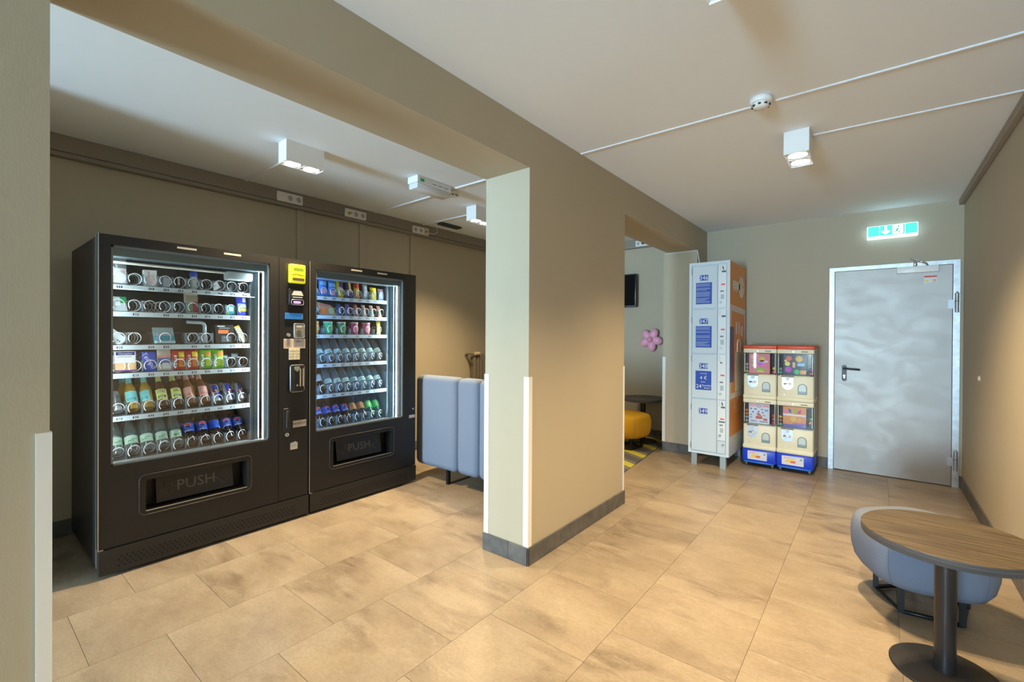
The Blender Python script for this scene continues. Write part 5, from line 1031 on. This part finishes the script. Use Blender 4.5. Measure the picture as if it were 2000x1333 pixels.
# ------------------------------------------------------------------ stools
def stool(x, y, m, label, a_off=98, scale=1.0):
    R = thing('pentagon_stool', label, 'stool', (x, y, 0), 'upholstered pentagon stools'); n = 12
    cr = [Vector((math.cos(math.radians(a_off+72*k)), math.sin(math.radians(a_off+72*k)))) for k in range(5)]
    out = []
    for k in range(5):
        p, q, s_ = cr[k-1], cr[k], cr[(k+1) % 5]; f = .36
        A = q+(p-q)*f; B = q+(s_-q)*f
        for i in range(n+1):
            t_ = i/n; out.append(A*(1-t_)**2 + q*2*t_*(1-t_) + B*t_**2)
    N = len(out); prof = [(.0, .140), (.72, .140), (.86, .150), (.945, .185), (.99, .24), (1.0, .29), (.995, .335), (.965, .375), (.915, .396), (.83, .405), (.40, .410), (0, .410)]
    vs = []; RR = .335*scale
    for s_, z in prof: vs += [(p.x*RR*s_, p.y*RR*s_, z) for p in out]
    MB().add(vs, [(j*N+i, j*N+(i+1) % N, (j+1)*N+(i+1) % N, (j+1)*N+i) for j in range(len(prof)-1) for i in range(N)], True).obj('seat', m, R)
    for k in range(5):                                    # seams down the flanks
        i = (k*(n+1)+n//2) % N; p = out[i]; MB().tube([(p.x*RR*s_*1.001, p.y*RR*s_*1.001, z) for s_, z in prof[2:9]], .0012, 4).obj('seam', mat('seam_thread', (.10, .12, .15), .8), R)
    fr = [c * (.185*scale) for c in cr]
    MB().tube([(p.x, p.y, .012) for p in fr], .011, 4, True).obj('base_ring', legm, R)
    for p in fr: MB().box(p.x-.012, p.x+.012, p.y-.012, p.y+.012, .01, .15).obj('leg', legm, R)
    return R
stool(.190, 3.045, fabric('stool_grey', (.135, .168, .24), (.16, .195, .27)), 'grey blue pentagon stool behind the round wood table')
ys = onz(1232, 868, 0)
stool(-2.33, 5.10, fabric('stool_yellow', (.62, .33, .012), (.68, .38, .02)), 'mustard yellow pentagon stool in front of the dark table').location.z = .006
# ------------------------------------------------------------------ back of the side bay: rug, television, flower
rugm = bpy.data.materials.new('rug_stripes'); rugm.use_nodes = True; nt = rugm.node_tree
tc = nt.nodes.new('ShaderNodeTexCoord'); mp_ = nt.nodes.new('ShaderNodeMapping'); mp_.inputs['Rotation'].default_value = (0, 0, math.radians(28)); nt.links.new(tc.outputs['Object'], mp_.inputs[0])
wv = nt.nodes.new('ShaderNodeTexWave'); wv.inputs['Scale'].default_value = 0.9; wv.bands_direction = 'Y'; wv.inputs['Distortion'].default_value = .4; nt.links.new(mp_.outputs[0], wv.inputs[0])
cr = nt.nodes.new('ShaderNodeValToRGB'); cr.color_ramp.interpolation = 'CONSTANT'; e = cr.color_ramp.elements; e[0].color = (.10, .10, .10, 1); e[1].position = .78; e[1].color = (.52, .46, .04, 1); x = e.new(.35); x.color = (.22, .21, .18, 1); x = e.new(.55); x.color = (.13, .125, .12, 1)
nt.links.new(wv.outputs['Fac'], cr.inputs[0]); nt.links.new(cr.outputs[0], nt.nodes['Principled BSDF'].inputs['Base Color']); nt.nodes['Principled BSDF'].inputs['Roughness'].default_value = .95
m = MB(); rp = [(-4.12, 3.45), (-1.905, 3.45), (-1.905, 4.15), (-2.03, 5.40), (-2.03, 5.78), (-4.12, 5.78)]
m.plate(lambda u, v, d: (u, v, d), rp, .0005, .006); tag(m.obj('striped_rug', rugm), 'grey and yellow striped carpet under the yellow stool', 'carpet')
tv0 = ony(1243, 600, 5.73); tv1 = ony(1243, 535, 5.73); loc = (tv0.x-.4, YL2, tv0.z)
R = thing('television', 'black wall television in the side bay above the dark table', 'television', loc)
MB().bbox(tv0.x-.80, tv0.x, 5.715, 5.755, tv0.z, tv1.z, .006, 2).obj('casing', mat('tv_black', (.012, .012, .013), .35), R, loc)
MB().rect(mapY(5.715), tv0.x-.785, tv0.x-.015, tv0.z+.022, tv1.z-.015, 0, .001).obj('screen', mat('tv_screen', (.006, .007, .009), .08), R, loc)
MB().box(tv0.x-.55, tv0.x-.25, 5.755, YL2, tv0.z+.12, tv1.z-.12).obj('wall_bracket', MATS['tv_black'], R, loc)
fc = ony(1269.4, 663.7, 5.72); loc = (fc.x, 5.80, fc.z); pk = mat('balloon_pink', (.80, .38, .52), .4)
R = thing('flower_decoration', 'pink five petal flower on the wall of the side bay', 'flower', loc)
for k in range(5):
    a = math.radians(62+72*k); q = MB(); vs = []; nn, kk = 14, 8
    ctr = Vector((fc.x+.082*math.cos(a), 5.75, fc.z+.082*math.sin(a))); ax = Vector((math.cos(a), 0, math.sin(a))); tx = Vector((-math.sin(a), 0, math.cos(a)))
    for j in range(kk+1):
        th = math.pi*j/kk
        for i in range(nn):
            ph = 2*math.pi*i/nn; vs.append(ctr + ax*(.074*math.cos(th)) + tx*(.056*math.sin(th)*math.cos(ph)) + Vector((0, -.045, 0))*(math.sin(th)*math.sin(ph)))
    q.add(vs, [(j*nn+i, j*nn+(i+1) % nn, (j+1)*nn+(i+1) % nn, (j+1)*nn+i) for j in range(kk) for i in range(nn)], True).obj('petal', pk, R, loc)
q = MB(); vs = []
for j in range(9):
    th = math.pi*j/8
    for i in range(14): ph = 2*math.pi*i/14; vs.append((fc.x+.038*math.sin(th)*math.cos(ph), 5.715-.035*math.cos(th), fc.z+.038*math.sin(th)*math.sin(ph)))
q.add(vs, [(j*14+i, j*14+(i+1) % 14, (j+1)*14+(i+1) % 14, (j+1)*14+i) for j in range(8) for i in range(14)], True).obj('flower_centre', mat('balloon_rose', (.74, .32, .46), .4), R, loc)
